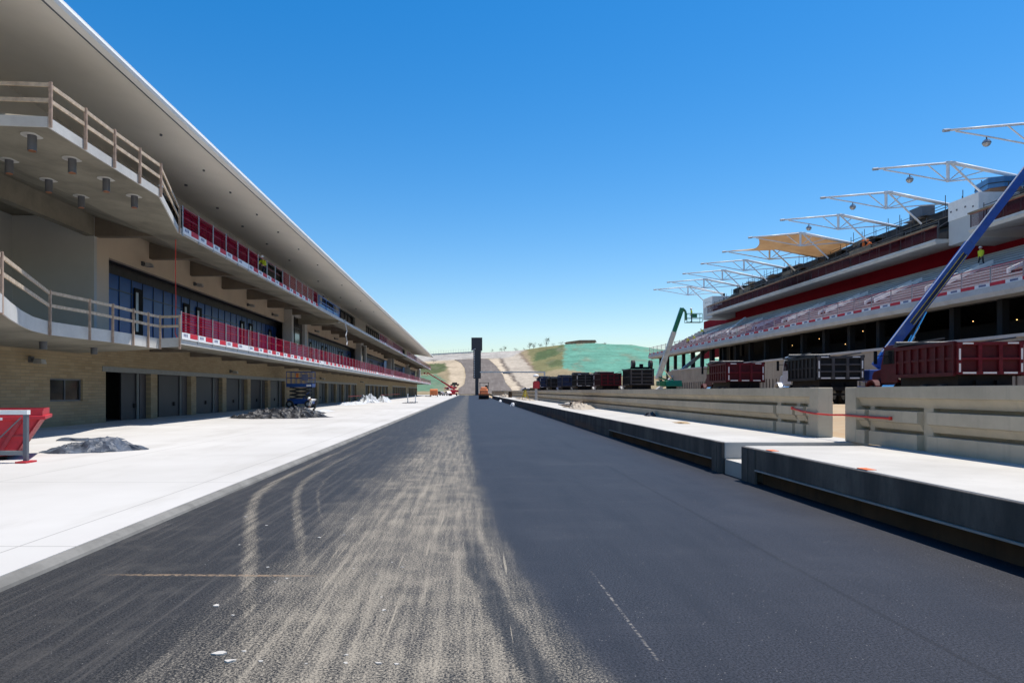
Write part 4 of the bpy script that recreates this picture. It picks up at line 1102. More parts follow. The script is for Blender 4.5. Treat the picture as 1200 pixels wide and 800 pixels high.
    fb = MB(); fb.box((-1.2, 8.4, .55), (1.2, 8.62, .92)); fb.build('front_bumper', 'chrome', root)
    for s in (-1, 1):
        fd = MB(); pr = [(7.6 + .72 * math.cos(a), .62 + .72 * math.sin(a)) for a in [math.pi * i / 10 for i in range(11)]]
        pr2 = [(7.6 + .62 * math.cos(a), .62 + .62 * math.sin(a)) for a in [math.pi * i / 10 for i in range(11)]][::-1]
        fd.ext(pr + pr2, 'x', s * .74, s * 1.22); fd.build('fender', cabp, root)
        MB().sphere((s * .95, 8.35, 1.15), .13, 10, 7).build('headlight', 'reflect', root)
        mi = MB(); mi.box((s * 1.35, 6.55, 2.1), (s * 1.5, 6.62, 2.75)); mi.bar((s * 1.05, 6.55, 2.5), (s * 1.36, 6.58, 2.5), .03, .03); mi.build('mirror', 'black', root)
        MB().cyl((s * .98, 5.02, 1.3), (s * .98, 5.02, Hb - .08), .08, n=10).build('exhaust_stack', 'chrome', root)
        MB().cyl((s * .85, 5.4, .85), (s * .85, 6.6, .85), .3, n=12).build('fuel_tank', 'chrome', root)
        wheel(root, s * 1.05, 7.6, .52, .52, .3)
        for y in (1.25, 2.62):
            wheel(root, s * .95, y, .52, .52, .56)
    return root
dump_truck('dark red dump truck nearest the camera, at the right edge behind the near wall', 1120, 27.8, -7, 'truck_red', 'truck_red', 3.72)
dump_truck('black dump truck with a silver white cab, seen behind the gap in the wall', 957, 39, -8, 'truck_black', 'cab_white', 3.72, 3, 3)
dump_truck('smaller looking dark red dump truck left of the black one with the silver cab', 852, 48, -6, 'truck_red', 'truck_red', 3.70)
dump_truck('black dump truck with two wheels lying on top, beside the green lift', 738.5, 74, -4, 'truck_black', 'truck_grey', 4.1, 2, 4, False, False)
dump_truck('brownish maroon dump truck with a barred tail, left of the one carrying wheels', 704, 84, -2, 'truck_maroon', 'truck_grey', 3.9, 3, 3, True, False)
dump_truck('black dump truck with a tall frame on top, between the maroon and the navy truck', 675.5, 95, -2, 'truck_black', 'truck_black', 4.1, 2, 4)
dump_truck('navy blue dump truck in the far row of parked trucks', 658, 106, -1, 'truck_navy', 'truck_navy', 4.0, 1, 2, True, False)
dump_truck('second farthest black dump truck in the far row, left of the navy one', 645, 117, -1, 'truck_black', 'truck_black', 3.95, 2, 2, True, False)
dump_truck('farthest dump truck, blue black, at the left end of the far row', 632.5, 128, 0, 'truck_navy', 'truck_black', 4.3, 2, 3)
def axle():
    X = (752 - 550) * 74.6 / 800 + .05
    root = thing('wheel_axle', (X, 74.9, 4.1), 'loose axle with two black wheels lying across the top of a black dump truck', 'axle', world=True)
    MB().box((X - 1.2, 74.8, 4.12), (X + 1.2, 75.0, 4.34)).build('beam', 'black', root)
    for dx in (-.92, .98):
        wheel(root, X + dx, 74.9, 4.62, .46, .34, 'fix_grey', 16, 'tyre')
    MB().box((X - .2, 74.7, 4.34), (X + .15, 75.1, 4.66)).build('hub_gear', 'black', root)
axle()
def car(label, loc, rz, paint, cat='car', pickup=False):
    root = thing('parked_car' if not pickup else 'pickup_truck', loc, label, cat, None, rz)
    b = MB()
    if pickup: b.ext([(-2.6, .45), (2.6, .45), (2.65, .95), (1.2, 1.08), (.75, 1.72), (-.6, 1.78), (-.75, 1.1), (-2.6, 1.1)], 'x', -.95, .95)
    else: b.ext([(-2.3, .4), (2.3, .4), (2.35, .85), (1.1, 1.0), (.5, 1.5), (-1.6, 1.52), (-2.3, 1.0)], 'x', -.9, .9)
    b.build('body', paint, root, bevel=.08)
    g_ = MB()
    for s in (-1, 1):
        e = .955 if pickup else .905
        g_.ext([(-.5, 1.12), (.9, 1.12), (.6, 1.62), (-.5, 1.66)] if pickup else [(-1.7, 1.02), (.85, 1.02), (.4, 1.42), (-1.5, 1.44)], 'x', s * (e - .01), s * (e + .012))
    g_.add([(-.75, -.72 if pickup else -2.02, 1.2), (.75, -.72 if pickup else -2.02, 1.2), (.68, -.64 if pickup else -1.72, 1.6 if pickup else 1.43), (-.68, -.64 if pickup else -1.72, 1.6 if pickup else 1.43)], [(0, 1, 2, 3)])
    g_.build('windows', 'glass_dark', root)
    for s in (-1, 1):
        MB().box((s * .62, -2.63 if pickup else -2.33, .7), (s * .85, -2.58 if pickup else -2.28, .95)).build('tail_light', 'lampred', root)
        MB().box((s * .5, 2.28, .68), (s * .8, 2.42 if not pickup else 2.68, .85)).build('headlight', 'reflect', root)
        for y in (-1.45, 1.45): wheel(root, s * .84, y, .34, .34, .24, n=14)
    return root
car('white car parked beyond the distant pit wall, left of the tripod', (11.5, 140, .76), R(85), 'cab_white')
car('dark car parked beyond the distant pit wall, just behind the yellow tripod', (12.6, 135, .82), R(88), 'truck_black')
car('white car on the far end of the concrete apron near the red boom lift', (-7.4, 236, ZA), R(20), 'cab_white')
car('grey car on the far end of the concrete apron, left of the white one', (-11.2, 243, ZA), R(60), 'truck_grey')
car('red pickup on the sandy slope left of the uphill track', (-8.4, 306, HZ(-8.4, 306) + .1), R(75), 'bin_red', 'pickup', True)
car('dark pickup higher up the sandy slope, above the red one', (-6.8, 318, HZ(-6.8, 318) + .1), R(30), 'truck_black', 'pickup', True)

def basket(root, x, y, z, w, d, mat):
    b = MB(); b.box((x - w / 2, y - d / 2, z), (x + w / 2, y + d / 2, z + .06))
    for sx in (-1, 1):
        for sy in (-1, 1): b.bar((x + sx * w / 2, y + sy * d / 2, z), (x + sx * w / 2, y + sy * d / 2, z + 1.1), .05, .05)
    for h in (.55, 1.1):
        for sx in (-1, 1): b.bar((x + sx * w / 2, y - d / 2, z + h), (x + sx * w / 2, y + d / 2, z + h), .05, .05)
        for sy in (-1, 1): b.bar((x - w / 2, y + sy * d / 2, z + h), (x + w / 2, y + sy * d / 2, z + h), .05, .05)
    b.box((x - .3, y - d / 2 - .05, z + .6), (x + .3, y - d / 2 + .1, z + 1.05))
    b.build('basket', mat, root)
def boom_lift(label, base, piv, tip, secs, mat, jib, chassis_rz=0., hub='galv'):
    """secs: list of (t0,t1,width,height,material) along pivot to tip"""
    bx, by = base; g0 = 0. if by > 200 else .95
    root = thing('boom_lift', (bx, by, g0), label, 'boom lift', 'boom lifts on the site', world=True)
    c = MB(); c.box((bx - 1.2, by - 1.6, g0 + .55), (bx + 1.2, by + 1.6, g0 + 1.05)); c.build('chassis', mat, root, bevel=.04)
    for sx in (-1, 1):
        for sy in (-1, 1): wheel(root, bx + sx * 1.1, by + sy * 1.2, g0 + .5, .5, .4, hub)
    t = MB(); t.cyl((bx, by, g0 + 1.05), (bx, by, g0 + 1.3), .6, n=16); t.build('turntable', 'black', root)
    P = Vector(piv); T = Vector(tip); d = (T - P); dn = d.normalized()
    side = -1 if d.x > 0 else 1
    t = MB(); t.ext([(by - 1.1, g0 + 1.3), (by + 1.1, g0 + 1.3), (by + 1.0, g0 + 2.0), (by - .9, g0 + 2.05)], 'x', bx - 1.0, bx + 1.0); t.build('engine_cover', mat, root, bevel=.06)
    t = MB(); t.box((bx + side * 1.0, by - .9, g0 + 1.35), (bx + side * 1.7, by + .9, g0 + 2.0)); t.build('counterweight', mat, root, bevel=.05)
    t = MB(); 
    for sy in (-.3, .3): t.bar((bx, by + sy, g0 + 1.9), (P.x, P.y + sy, P.z + .1), .5, .12)
    t.build('turret', mat, root)
    for t0, t1, w, h, m_ in secs:
        s = MB(); s.bar(P + d * t0, P + d * t1, w, h); so_ = s.build('boom_section', m_, root, bevel=.03)
    n = Vector((-dn.z, 0, dn.x)); L0 = secs[0]
    cy = MB(); a = Vector((bx - side * .3, by, g0 + 1.9)); q = P + d * (L0[1] * .45) - (n if n.z > 0 else -n) * .4
    cy.cyl(a, a + (q - a) * .6, .13, n=10); cy.cyl(a + (q - a) * .6, q, .075, n=8); cy.build('lift_cylinder', 'chrome', root)
    if jib:
        j = MB(); jp = [T] + [Vector(p) for p in jib[:-1]]
        for p, q in zip(jp, jp[1:]): j.bar(p, q, .22, .25)
        j.build('jib', mat, root)
        basket(root, *jib[-1], 1.9, .9, mat)
    return root, P, d, dn, n
# blue one beside the near red truck: boom slants up to the right and out of the frame
BP = Vector((24.7, 41, 3.5)); BT = Vector((38.0, 41, 20.9))
br_, P, d, dn, n = boom_lift('blue telescopic boom lift slanting up to the right edge behind the near red truck', (25.2, 41), tuple(BP), tuple(BT),
    [(-.02, .405, .30, .56, 'blue_lift'), (.405, .68, .26, .46, 'blue_lift'), (.68, 1.0, .22, .38, 'blue_lift')], 'blue_lift', [(38.5, 41, 20.5), (38.8, 41, 19.6), (39.6, 41, 19.3)])
g_ = MB()
up = n if n.z > 0 else -n
g_.bar(BP + d * .13 - Vector((0, .165, 0)) - up * .05, BP + d * .37 - Vector((0, .165, 0)) - up * .05, .02, .22, up=tuple(up)); g_.build('boom_slot', 'truck_navy', br_)
g_ = MB()
for k in (-.17, .07): g_.bar(BP + d * .13 - Vector((0, .168, 0)) + up * k, BP + d * .37 - Vector((0, .168, 0)) + up * k, .02, .03, up=tuple(up))
g_.build('slot_trim', 'yellow_paint', br_)
g_ = MB(); g_.bar(BP + d * .02 + up * .31 - Vector((0, .1, 0)), BP + d * .99 + up * .22 - Vector((0, .05, 0)), .05, .05); g_.build('hose', 'reflect', br_)
boom_lift('green telescopic boom lift with a cream lower boom and a worker in its basket', (25.2, 85), (23.5, 85, 3.3), (26.5, 85, 12.0),
    [(-.02, .30, .5, .62, 'cream_boom'), (.30, .66, .44, .56, 'cream_boom'), (.655, 1.0, .36, .5, 'green_lift')], 'green_lift', [(26.9, 85, 11.6), (27.0, 85, 10.5), (27.9, 85, 10.2)], hub='cream_boom')
boom_lift('red boom lift far down the apron with its boom reaching left to the building', (-5.4, 232), (-5.0, 232, 2.3), (-14.2, 232, 7.9),
    [(0, .5, .4, .5, 'bin_red'), (.5, 1., .28, .32, 'bin_red')], 'bin_red', [(-14.6, 232, 7.4), (-15.2, 232, 6.9)])

def scissor_lift():
    x, y = -16.4, 66.5
    root = thing('scissor_lift', (x, y, ZA), 'blue scissor lift with raised platform in front of the garages', 'scissor lift', world=True)
    MB().box((x - 1.2, y - .6, .45), (x + 1.2, y + .6, .95)).build('chassis', 'blue_scissor', root, bevel=.03)
    for sx in (-1, 1):
        for sy in (-1, 1): 
            t = MB(); t.cyl((x + sx * .9, y + sy * .75 - .13, .085 + .36), (x + sx * .9, y + sy * .75 + .13, .085 + .36), .36, n=18); o = t.build('wheel', 'rubber', root)
            t = MB(); t.cyl((x + sx * .9, y + sy * .75 - .14, .445), (x + sx * .9, y + sy * .75 + .14, .445), .18, n=12); t.build('rim', 'galv', o)
    s = MB()
    for lev in range(3):
        z0 = .97 + lev * .36; z1 = z0 + .36
        for yy in (-.45, .45):
            s.bar((x - 1.0, y + yy, z0), (x + 1.0, y + yy, z1), .07, .12); s.bar((x - 1.0, y + yy * .85, z1), (x + 1.0, y + yy * .85, z0), .07, .12)
    s.build('scissor_arms', 'dark_steel', root)
    MB().box((x - 1.25, y - .7, 2.08), (x + 1.25, y + .7, 2.42)).build('platform', 'blue_scissor', root)
    r = MB()
    for i in range(6):
        for yy in (-.68, .68): r.bar((x - 1.22 + i * .488, y + yy, 2.42), (x - 1.22 + i * .488, y + yy, 3.55), .05, .05)
    for zz in (2.95, 3.55):
        for yy in (-.68, .68): r.bar((x - 1.25, y + yy, zz), (x + 1.25, y + yy, zz), .06, .06)
        for xx in (-1.22, 1.22): r.bar((x + xx, y - .68, zz), (x + xx, y + .68, zz), .06, .06)
    r.build('guard_rail', 'blue_scissor', root)
    MB().box((x + .3, y - .74, 2.7), (x + .85, y - .70, 3.3)).build('control_box', 'board_ink', root)
    MB().box((x - .3, y - .73, 3.0), (x - .05, y - .70, 3.4)).build('sign_plate', 'orange_paint', root)
    MB().box((x + .7, y - .72, 2.14), (x + 1.15, y - .70, 2.32)).build('sign_plate', 'board_white', root)
    MB().bar((x + .3, y - .4, .95), (x + 1.0, y - .4, 1.75), .08, .08).build('ladder', 'blue_scissor', root)
scissor_lift()

def roller():
    x, y = 3.05, 143
    root = thing('road_roller', (x, y, 0), 'orange pneumatic road roller seen from behind on the fresh asphalt', 'road roller', world=True)
    b = MB(); b.ext([(y + .1, 1.1), (y + 3.6, 1.1), (y + 3.6, 1.9), (y + 1.5, 2.15), (y + .3, 1.95)], 'x', x - .85, x + .85); b.build('body', 'orange_paint', root, bevel=.12)
    b = MB(); b.ext([(y + .35, 1.95), (y + 1.6, 2.1), (y + 1.5, 2.55), (y + .6, 2.5)], 'x', x - .6, x + .6); b.build('engine_hood', 'orange_paint', root, bevel=.1)
    b = MB(); b.box((x - 1.1, y + .05, .75), (x + 1.1, y + .5, 1.2)); b.build('rear_frame', 'orange_paint', root, bevel=.06)
    for i in range(4): wheel(root, x - .84 + i * .56, y + .55, .55, .55, .46, 'black', 18)
    for i in range(3): wheel(root, x - .56 + i * .56, y + 3.2, .55, .55, .46, 'black', 18)
    r = MB()
    for sx in (-1, 1):
        for yy in (1.7, 3.0): r.bar((x + sx * .9 + .1, y + yy, 1.9), (x + sx * .9 + .1, y + yy, 3.45), .09, .09)
    r.build('canopy_frame', 'black', root)
    MB().box((x - .95, y + 1.5, 3.42), (x + 1.15, y + 3.3, 3.52)).build('canopy_roof', 'black', root)
    MB().box((x + .3, y + 2.2, 1.9), (x + .85, y + 2.7, 2.9)).build('seat', 'black', root)
    for sx in (-.7, .7): MB().box((x + sx - .1, y + .02, 1.3), (x + sx + .1, y + .1, 1.5)).build('tail_light', 'lampred', root)
roller()

# ------------------------------------------------------------------ pylon, gantry
def pylon():
    x, y = 3.2, 286
    root = thing('timing_pylon', (x, y, 0), 'tall dark timing pylon with a wider box on top at the end of the lane', 'tower', world=True)
    MB().box((x - .75, y - .6, -.1), (x + .65, y + .6, 7.4)).build('mast', 'navy_tower', root)
    MB().box((x - 1.45, y - .9, 6.9), (x + 1.55, y + .9, 18.6)).build('display_column', 'navy_tower', root)
    MB().box((x - 2.35, y - 1.1, 18.6), (x + 2.2, y + 1.1, 24.0)).build('top_box', 'navy_tower', root)
    l = MB()
    for i in range(16): l.box((x - 1.3, y - .93, 7.3 + i * .72), (x - .95, y - .9, 7.62 + i * .72))
    l.build('marker_lights', 'reflect', root)
    MB().bar((x - 2.0, y - 1.13, 18.75), (x - .6, y - 1.13, 19.3), .25, .22).build('floodlight_bar', 'reflect', root)
    sm_ = MB()
    for i in range(8): sm_.box((x - 1.46, y - .915, 8.3 + i * 1.3), (x + 1.56, y - .895, 8.36 + i * 1.3))
    for i in range(3): sm_.box((x - 2.36, y - 1.115, 19.9 + i * 1.3), (x + 2.21, y - 1.095, 19.96 + i * 1.3))
    sm_.build('panel_seam', 'dark_steel', root)
    f = MB()
    for sx in (-1.45, 1.55): f.box((x + sx - .06, y - .95, 6.9), (x + sx + .06, y - .9, 18.6))
    f.build('edge_frame', 'black', root)
pylon()
g_ = thing('light_gantry', (31.3, 285, 0), 'thin grey start light gantry spanning right from the pylon', 'gantry', world=True)
MB().box((4.4, 284.8, 9.3), (31.7, 285.2, 9.9)).build('beam', 'galv', g_); MB().box((31.1, 284.75, 0), (31.7, 285.25, 9.9)).build('post', 'galv', g_)
MB().box((14, 284.6, 8.9), (17, 284.8, 9.3)).build('light_box', 'fix_grey', g_)

# ------------------------------------------------------------------ skip, stand, tarps on the apron
def skip_bin():
    x1 = -10.15; x0 = -14.2; y0 = 16.35; y1 = 18.1; zb = ZA + .1
    root = thing('red_skip', (x1, y0, ZA), 'red tapered steel skip at the left edge of the concrete apron', 'skip', world=True)
    b = MB()
    # sloping right end, open top
    def shell(xa, xb, top, bot, inset):
        pass
    zt = 1.27; zr = 1.02
    out = [(x0, zb), (x1 - .62, zb), (x1 - .12, zr), (x0, zr)]
    for yy, t in ((y0, .05), (y1 - .05, .05)):
        b.ext(out, 'y', yy, yy + t)
    b.bar((x1 - 1.07, (y0 + y1) / 2, zb), (x1 - .14, (y0 + y1) / 2, zr), y1 - y0 - .1, .05, up=(0, 1, 0)) if False else b.add([(x1 - .62, y0, zb), (x1 - .62, y1, zb), (x1 - .12, y1, zr), (x1 - .12, y0, zr), (x1 - .67, y0, zb), (x1 - .67, y1, zb), (x1 - .17, y1, zr), (x1 - .17, y0, zr)], [(0, 1, 2, 3), (7, 6, 5, 4), (0, 3, 7, 4), (1, 5, 6, 2)])
    b.box((x0, y0, zb), (x1 - .63, y1, zb + .05))
    b.build('hopper', 'bin_red', root)
    r = MB(); r.box((x0, y0 - .07, zr), (x1, y0 + .05, zr + .09)); r.box((x0, y1 - .05, zr), (x1, y1 + .07, zr + .09)); r.box((x1 - .1, y0 + .05, zr), (x1, y1 - .05, zr + .09)); r.build('rim', 'bin_red', root, bevel=.012)
    u = MB(); u.box((x0, y0 - .01, zr + .09), (x1 - .06, y0 + .03, zt)); u.box((x0, y1 - .03, zr + .09), (x1 - .06, y1 + .01, zt)); u.box((x1 - .10, y0 + .03, zr + .09), (x1 - .06, y1 - .03, zt)); u.box((x0, y0 - .03, zt - .04), (x1 - .04, y0 + .05, zt + .015)); u.build('upper_band', 'bin_red', root)
    ri = MB(); ri.bar((x1 - .95, y0 - .04, zb), (x1 - .5, y0 - .04, zr), .05, .08); ri.bar((x0 + 1, y0 - .04, zb), (x0 + 1, y0 - .04, zr), .05, .08); ri.box((x0, y0 - .025, .62), (x1 - .42, y0 - .001, .66)); ri.build('stiffener', 'red_paint', root)
    s = MB(); s.box((x0, y0 + .1, ZA), (x1 - .8, y0 + .3, zb)); s.box((x0, y1 - .3, ZA), (x1 - .8, y1 - .1, zb)); s.build('skids', 'black', root); root.rotation_euler = (0, 0, R(27))
    MB().box((-11.35, y0 - .08, zr + .0), (-11.0, y0 - .072, zr + .06)).build('sticker', 'board_white', root)
skip_bin()
def frame_stand():
    x = -10.0; y = 15.4
    root = thing('steel_trestle', (-11.0, y, ZA), 'grey steel trestle with a white top bar in front of the red skip', 'trestle', world=True)
    MB().box((-12.4, y - .06, 1.17), (x + .06, y + .06, 1.27)).build('top_bar', 'white_paint', root)
    for xx in (x, -12.2): MB().bar((xx, y, ZA + .02), (xx, y, 1.17), .085, .085).build('leg', 'fix_grey', root)
    MB().bar((x - .05, y, ZA + .22), (-12.2, y, ZA + .22), .07, .10).build('lower_rail', 'lintel', root)
    MB().bar((x - .15, y + .05, 1.1), (x - .95, y + .05, ZA + .25), .022, .022).build('brace', 'fix_grey', root)
    MB().box((x - .12, y - .2, ZA), (x + .12, y + .2, ZA + .04)).build('foot', 'bin_red', root)
frame_stand()
def heap(name, label, cat, cx, cy, rx, ry, h, rot, mat, seed, nu=56, nv=18, crumple=.5, zb=ZA, group=None):
    mb = MB(); vsx = []; cr, sr = math.cos(rot), math.sin(rot)
    for j in range(nv + 1):
        t = j / nv
        for i in range(nu):
            a = 2 * math.pi * i / nu
            rr = t * (1 + .42 * mn.noise((math.cos(a) * 1.4 + seed, math.sin(a) * 1.4, seed)) + .12 * mn.noise((math.cos(a) * 5 + seed, math.sin(a) * 5, 2)))
            x, y = rr * math.cos(a) * rx, rr * math.sin(a) * ry
            q = (x * 1.1 + seed, y * 1.1, seed * .3)
            r1 = 1 - min(1, abs(mn.noise((q[0] * 1.1, q[1] * 1.1, q[2]))) * 3.2)
            r2 = 1 - min(1, abs(mn.noise((q[0] * 2.6 + 3, q[1] * 2.6, 5))) * 3.0)
            r3 = mn.noise((q[0] * 6.5, q[1] * 6.5, 8))
            lump = max(0, .35 + mn.noise((q[0] * .8, q[1] * .8, 1)) * 1.1)
            body = 1 - t ** 5
            z = h * body * ((1 - crumple) * (1 - t * t) * .5 + lump * .55 + crumple * (.45 * r1 + .28 * r2 * (.4 + lump)) + .10 * r3)
            z = max(z, .012 * (1 - t) + .004)
            if t < 1: x += .09 * mn.noise((q[0] * 4, q[1] * 4, 7)); y += .09 * mn.noise((q[0] * 4, q[1] * 4, 11))
            vsx.append((cx + x * cr - y * sr, cy + x * sr + y * cr, zb + z))
    fs = [(j * nu + i, j * nu + (i + 1) % nu, (j + 1) * nu + (i + 1) % nu, (j + 1) * nu + i) for j in range(nv) for i in range(nu)]
    mb.add(vsx, fs)
    o = mb.build(name, mat, smooth=False); return tag(o, label, cat, group)
heap('plastic_sheet', 'grey blue crumpled plastic sheet on the concrete right of the red skip', 'sheet', -10.35, 18.7, 1.25, 1.15, .40, -.2, 'tarp_grey', 13.7, 90, 30, .8)
heap('plastic_sheet', 'small flat dark sheet scrap behind the crumpled grey sheet', 'sheet', -12.6, 22.6, 1.0, .6, .16, .1, 'tarp_grey', 8.1)
heap('plastic_sheet', 'long black crumpled plastic sheet on the apron in front of the garages', 'sheet', -11.4, 41.3, 2.6, 1.7, .62, .12, 'tarp_black', 5.7, 100, 30, .85)
heap('plastic_sheet', 'black folded sheet scrap behind the long black sheet', 'sheet', -12.2, 48.5, 2.0, 1.6, .55, .5, 'tarp_black', 15.2, 60, 18, .8)
heap('plastic_sheet', 'pale grey sheet spread flat near the bending worker', 'sheet', -13.3, 54, 2.3, 2.6, .22, .4, 'sheet_white', 12.2, crumple=.8)
heap('plastic_sheet', 'pale dusty sheet lying along the shade edge left of the far white heap', 'sheet', -14.6, 84, 1.7, 7, .3, .1, 'sheet_white', 21.5, crumple=.9)
heap('plastic_sheet', 'white crumpled plastic heap, the taller one far along the apron', 'sheet', -14.2, 94, 1.5, 2.2, 1.15, .2, 'sheet_white', 31.5, crumple=.7)
heap('plastic_sheet', 'white low plastic heap beyond the taller white heap', 'sheet', -12.9, 101, 1.6, 2.2, .8, .1, 'sheet_white', 41.5, crumple=.7)
heap('rubble_scrap', 'small dark scrap lying far along the apron', 'scrap', -11.9, 200, 1.0, .8, .5, .1, 'tarp_black', 44.5, 20, 8)
heap('dust_cover', 'small pale cover lying at the left tip of the long black sheet', 'cover', -13.8, 41.6, .5, .35, .3, 0, 'sheet_white', 51.5, 24, 8, .3)
def marker_post(label, x, y, h):
    r = thing('marker_post', (x, y, ZA), label, 'post', 'white marker posts on the apron', world=True)
    MB().cyl((x, y, ZA + .06), (x, y, ZA + h), .07, n=8).build('post', 'white_paint', r); MB().box((x - .35, y - .3, ZA), (x + .35, y + .3, ZA + .08)).build('foot', 'fix_grey', r)
marker_post('short white marker post on the apron, left of the pair', -8.3, 92, 1.25)
marker_post('short white marker post on the apron, right of the pair', -7.5, 95, 1.05)
o = heap('drain_cover', 'dark low mound at the foot of the white marker posts', 'mound', -8.0, 91, .9, .6, .25, 0, 'tarp_black', 61, 20, 8)
for ya, yb, lab in ((95.8, 109, 'red warning tape strung before the second row of garages'), (131, 168, 'long red warning tape strung before the third row of garages')):
    r = thing('warning_tape', (-17, ya, ZA), lab, 'tape', 'red warning tapes before the garages', world=True)
    MB().bar((-17, ya, .95), (-17, yb, .95), .02, .12).build('tape', 'red_strap', r)
    for y in (ya, yb): MB().bar((-17, y, ZA), (-17, y, 1.1), .05, .05).build('stake', 'wood', r)
def compressor():
    x, y = -10.0, 192
    r = thing('site_compressor', (x, y, ZA), 'orange site compressor on wheels at the far end of the apron', 'compressor', world=True)
    MB().ext([(y - 1, .5), (y + 1.6, .5), (y + 1.6, 1.7), (y + 1.2, 2.3), (y - .7, 2.3), (y - 1, 1.8)], 'x', x - 1.05, x + 1.05).build('body', 'orange_paint', r, bevel=.12)
    for s in (-1, 1): wheel(r, x + s * 1.0, y + .3, ZA + .36, .36, .22)
    MB().bar((x, y - 1, .5), (x, y - 2.2, .45), .1, .1).build('drawbar', 'black', r)
compressor()

# ------------------------------------------------------------------ items on the bench
heap('rubble_heap', 'heap of brown rubble and pale scraps on the far bench', 'rubble', 6.85, 43.5, .95, 5.2, .34, -.05, 'conc_retain', 71, 40, 14, .9, .652)
for i, (x, y, sx, sy, sz, rz_, mname) in enumerate([(6.6, 41.5, .3, .5, .14, .4, 'bench_top'), (7.1, 42.8, .35, .5, .2, .1, 'bench_top'), (6.5, 44.3, .3, .4, .25, .8, 'bench_top'), (7.2, 44.8, .25, .6, .3, .3, 'rust_face'), (6.9, 43.6, .22, .8, .38, -.5, 'bark'), (6.3, 42.6, .12, 1.2, .1, .5, 'bark')]):
    b = MB(); b.prism([(-sx, -sy), (sx * .7, -sy * .8), (sx, sy * .6), (-sx * .6, sy)], [0] * 4, [sz, sz * .6, sz * .9, sz * .5]); o = b.build('rubble_block', mname)
    o.location = (x, y, .70); o.rotation_euler = (.1, .05, rz_)
    LBL = ['flat pale block at the near edge of the rubble heap', 'pale chunk on the wall side of the rubble heap', 'pale chunk on the lane side of the rubble heap', 'rusty brown chunk at the far side of the rubble heap', 'dark timber piece sticking up in the rubble heap', 'dark stick lying on the lane side of the rubble heap']
    tag(o, LBL[i], 'rubble', 'rubble pieces on the far bench')
heap('cloth_bundle', 'small dark bundle at the foot of the long wall', 'bundle', 7.55, 28.6, .2, .5, .3, 0, 'tarp_black', 81, 24, 10, .6, .652)
heap('sand_pile', 'small flat pile of tan sand on the far bench', 'sand', 6.95, 22.4, .25, .55, .09, 0, 'dirt', 91, 24, 10, .3, .652)
heap('sand_pile', 'long low ridge of gravel and dust along the distant bench near the tripod', 'gravel', 6.7, 84, .6, 13, .25, 0, 'conc_retain', 97, 50, 12, .8, .652)
heap('sand_pile', 'pale gravel heap on the distant bench just right of the roller', 'gravel', 6.3, 122, .8, 10, .55, 0, 'conc_retain', 98, 40, 12, .7, .652)
for x, y, lab in ((4.95, 108, 'white sack lying on the lane against the distant bench, farther one'), (5.0, 78, 'white sack lying on the lane against the distant bench, nearer one')):
    heap('white_sack', lab, 'sack', x, y, .33, .9, .5, .1, 'sheet_white', y, 20, 8, .3, 0, 'white sacks against the bench')
def tripod():
    x, y = 6.95, 85
    r = thing('survey_tripod', (x, y, .65), 'yellow survey tripod standing on the distant bench', 'tripod', world=True)
    for a in (0.4, 2.5, 4.6): MB().bar((x + .08 * math.cos(a), y + .08 * math.sin(a), 1.75), (x + .5 * math.cos(a), y + .5 * math.sin(a), .655), .09, .06).build('leg', 'yellow_paint', r)
    MB().cyl((x, y, 1.7), (x, y, 1.8), .16, n=10).build('head', 'yellow_paint', r); MB().box((x - .1, y - .1, 1.8), (x + .1, y + .1, 2.15)).build('instrument', 'fix_grey', r)
    MB().box((x - .14, y - .14, 1.0), (x + .14, y + .14, 1.3)).build('battery_case', 'yellow_paint', r)
tripod()
r = thing('steel_drum', (6.6, 110, .65), 'dark rusty drum standing on the distant bench', 'drum', world=True)
MB().cyl((6.6, 110, .655), (6.6, 110, 1.62), .30, n=16).build('body', 'rust_face', r)
for z in (.95, 1.3): MB().cyl((6.6, 110, z), (6.6, 110, z + .04), .315, n=16).build('hoop', 'rust_face', r)
r = thing('sign_post', (7.75, 79.4, 0), 'white square post with a red box on top in the gap of the far walls', 'post', world=True)
MB().box((7.62, 79.3, 0), (7.9, 79.55, 2.0)).build('post', 'conc_fascia', r); MB().box((7.4, 79.2, 2.0), (8.15, 79.6, 2.75)).build('box', 'bin_red', r); MB().box((7.5, 79.25, 2.75), (8.05, 79.55, 2.87)).build('cap', 'red_paint', r)
r = thing('floodlight_mast', (9.25, 94, 0), 'thin mast with a white domed lamp beyond the far wall', 'lamp', world=True)
MB().cyl((7.95 + 1.3, 94, 0), (9.25, 94, 3.5), .035, n=6).build('pole', 'galv', r)
MB().sphere((9.2, 94, 3.75), .36, 12, 8, (1.1, 1.1, .75)).build('dome', 'white_paint', r, smooth=True)

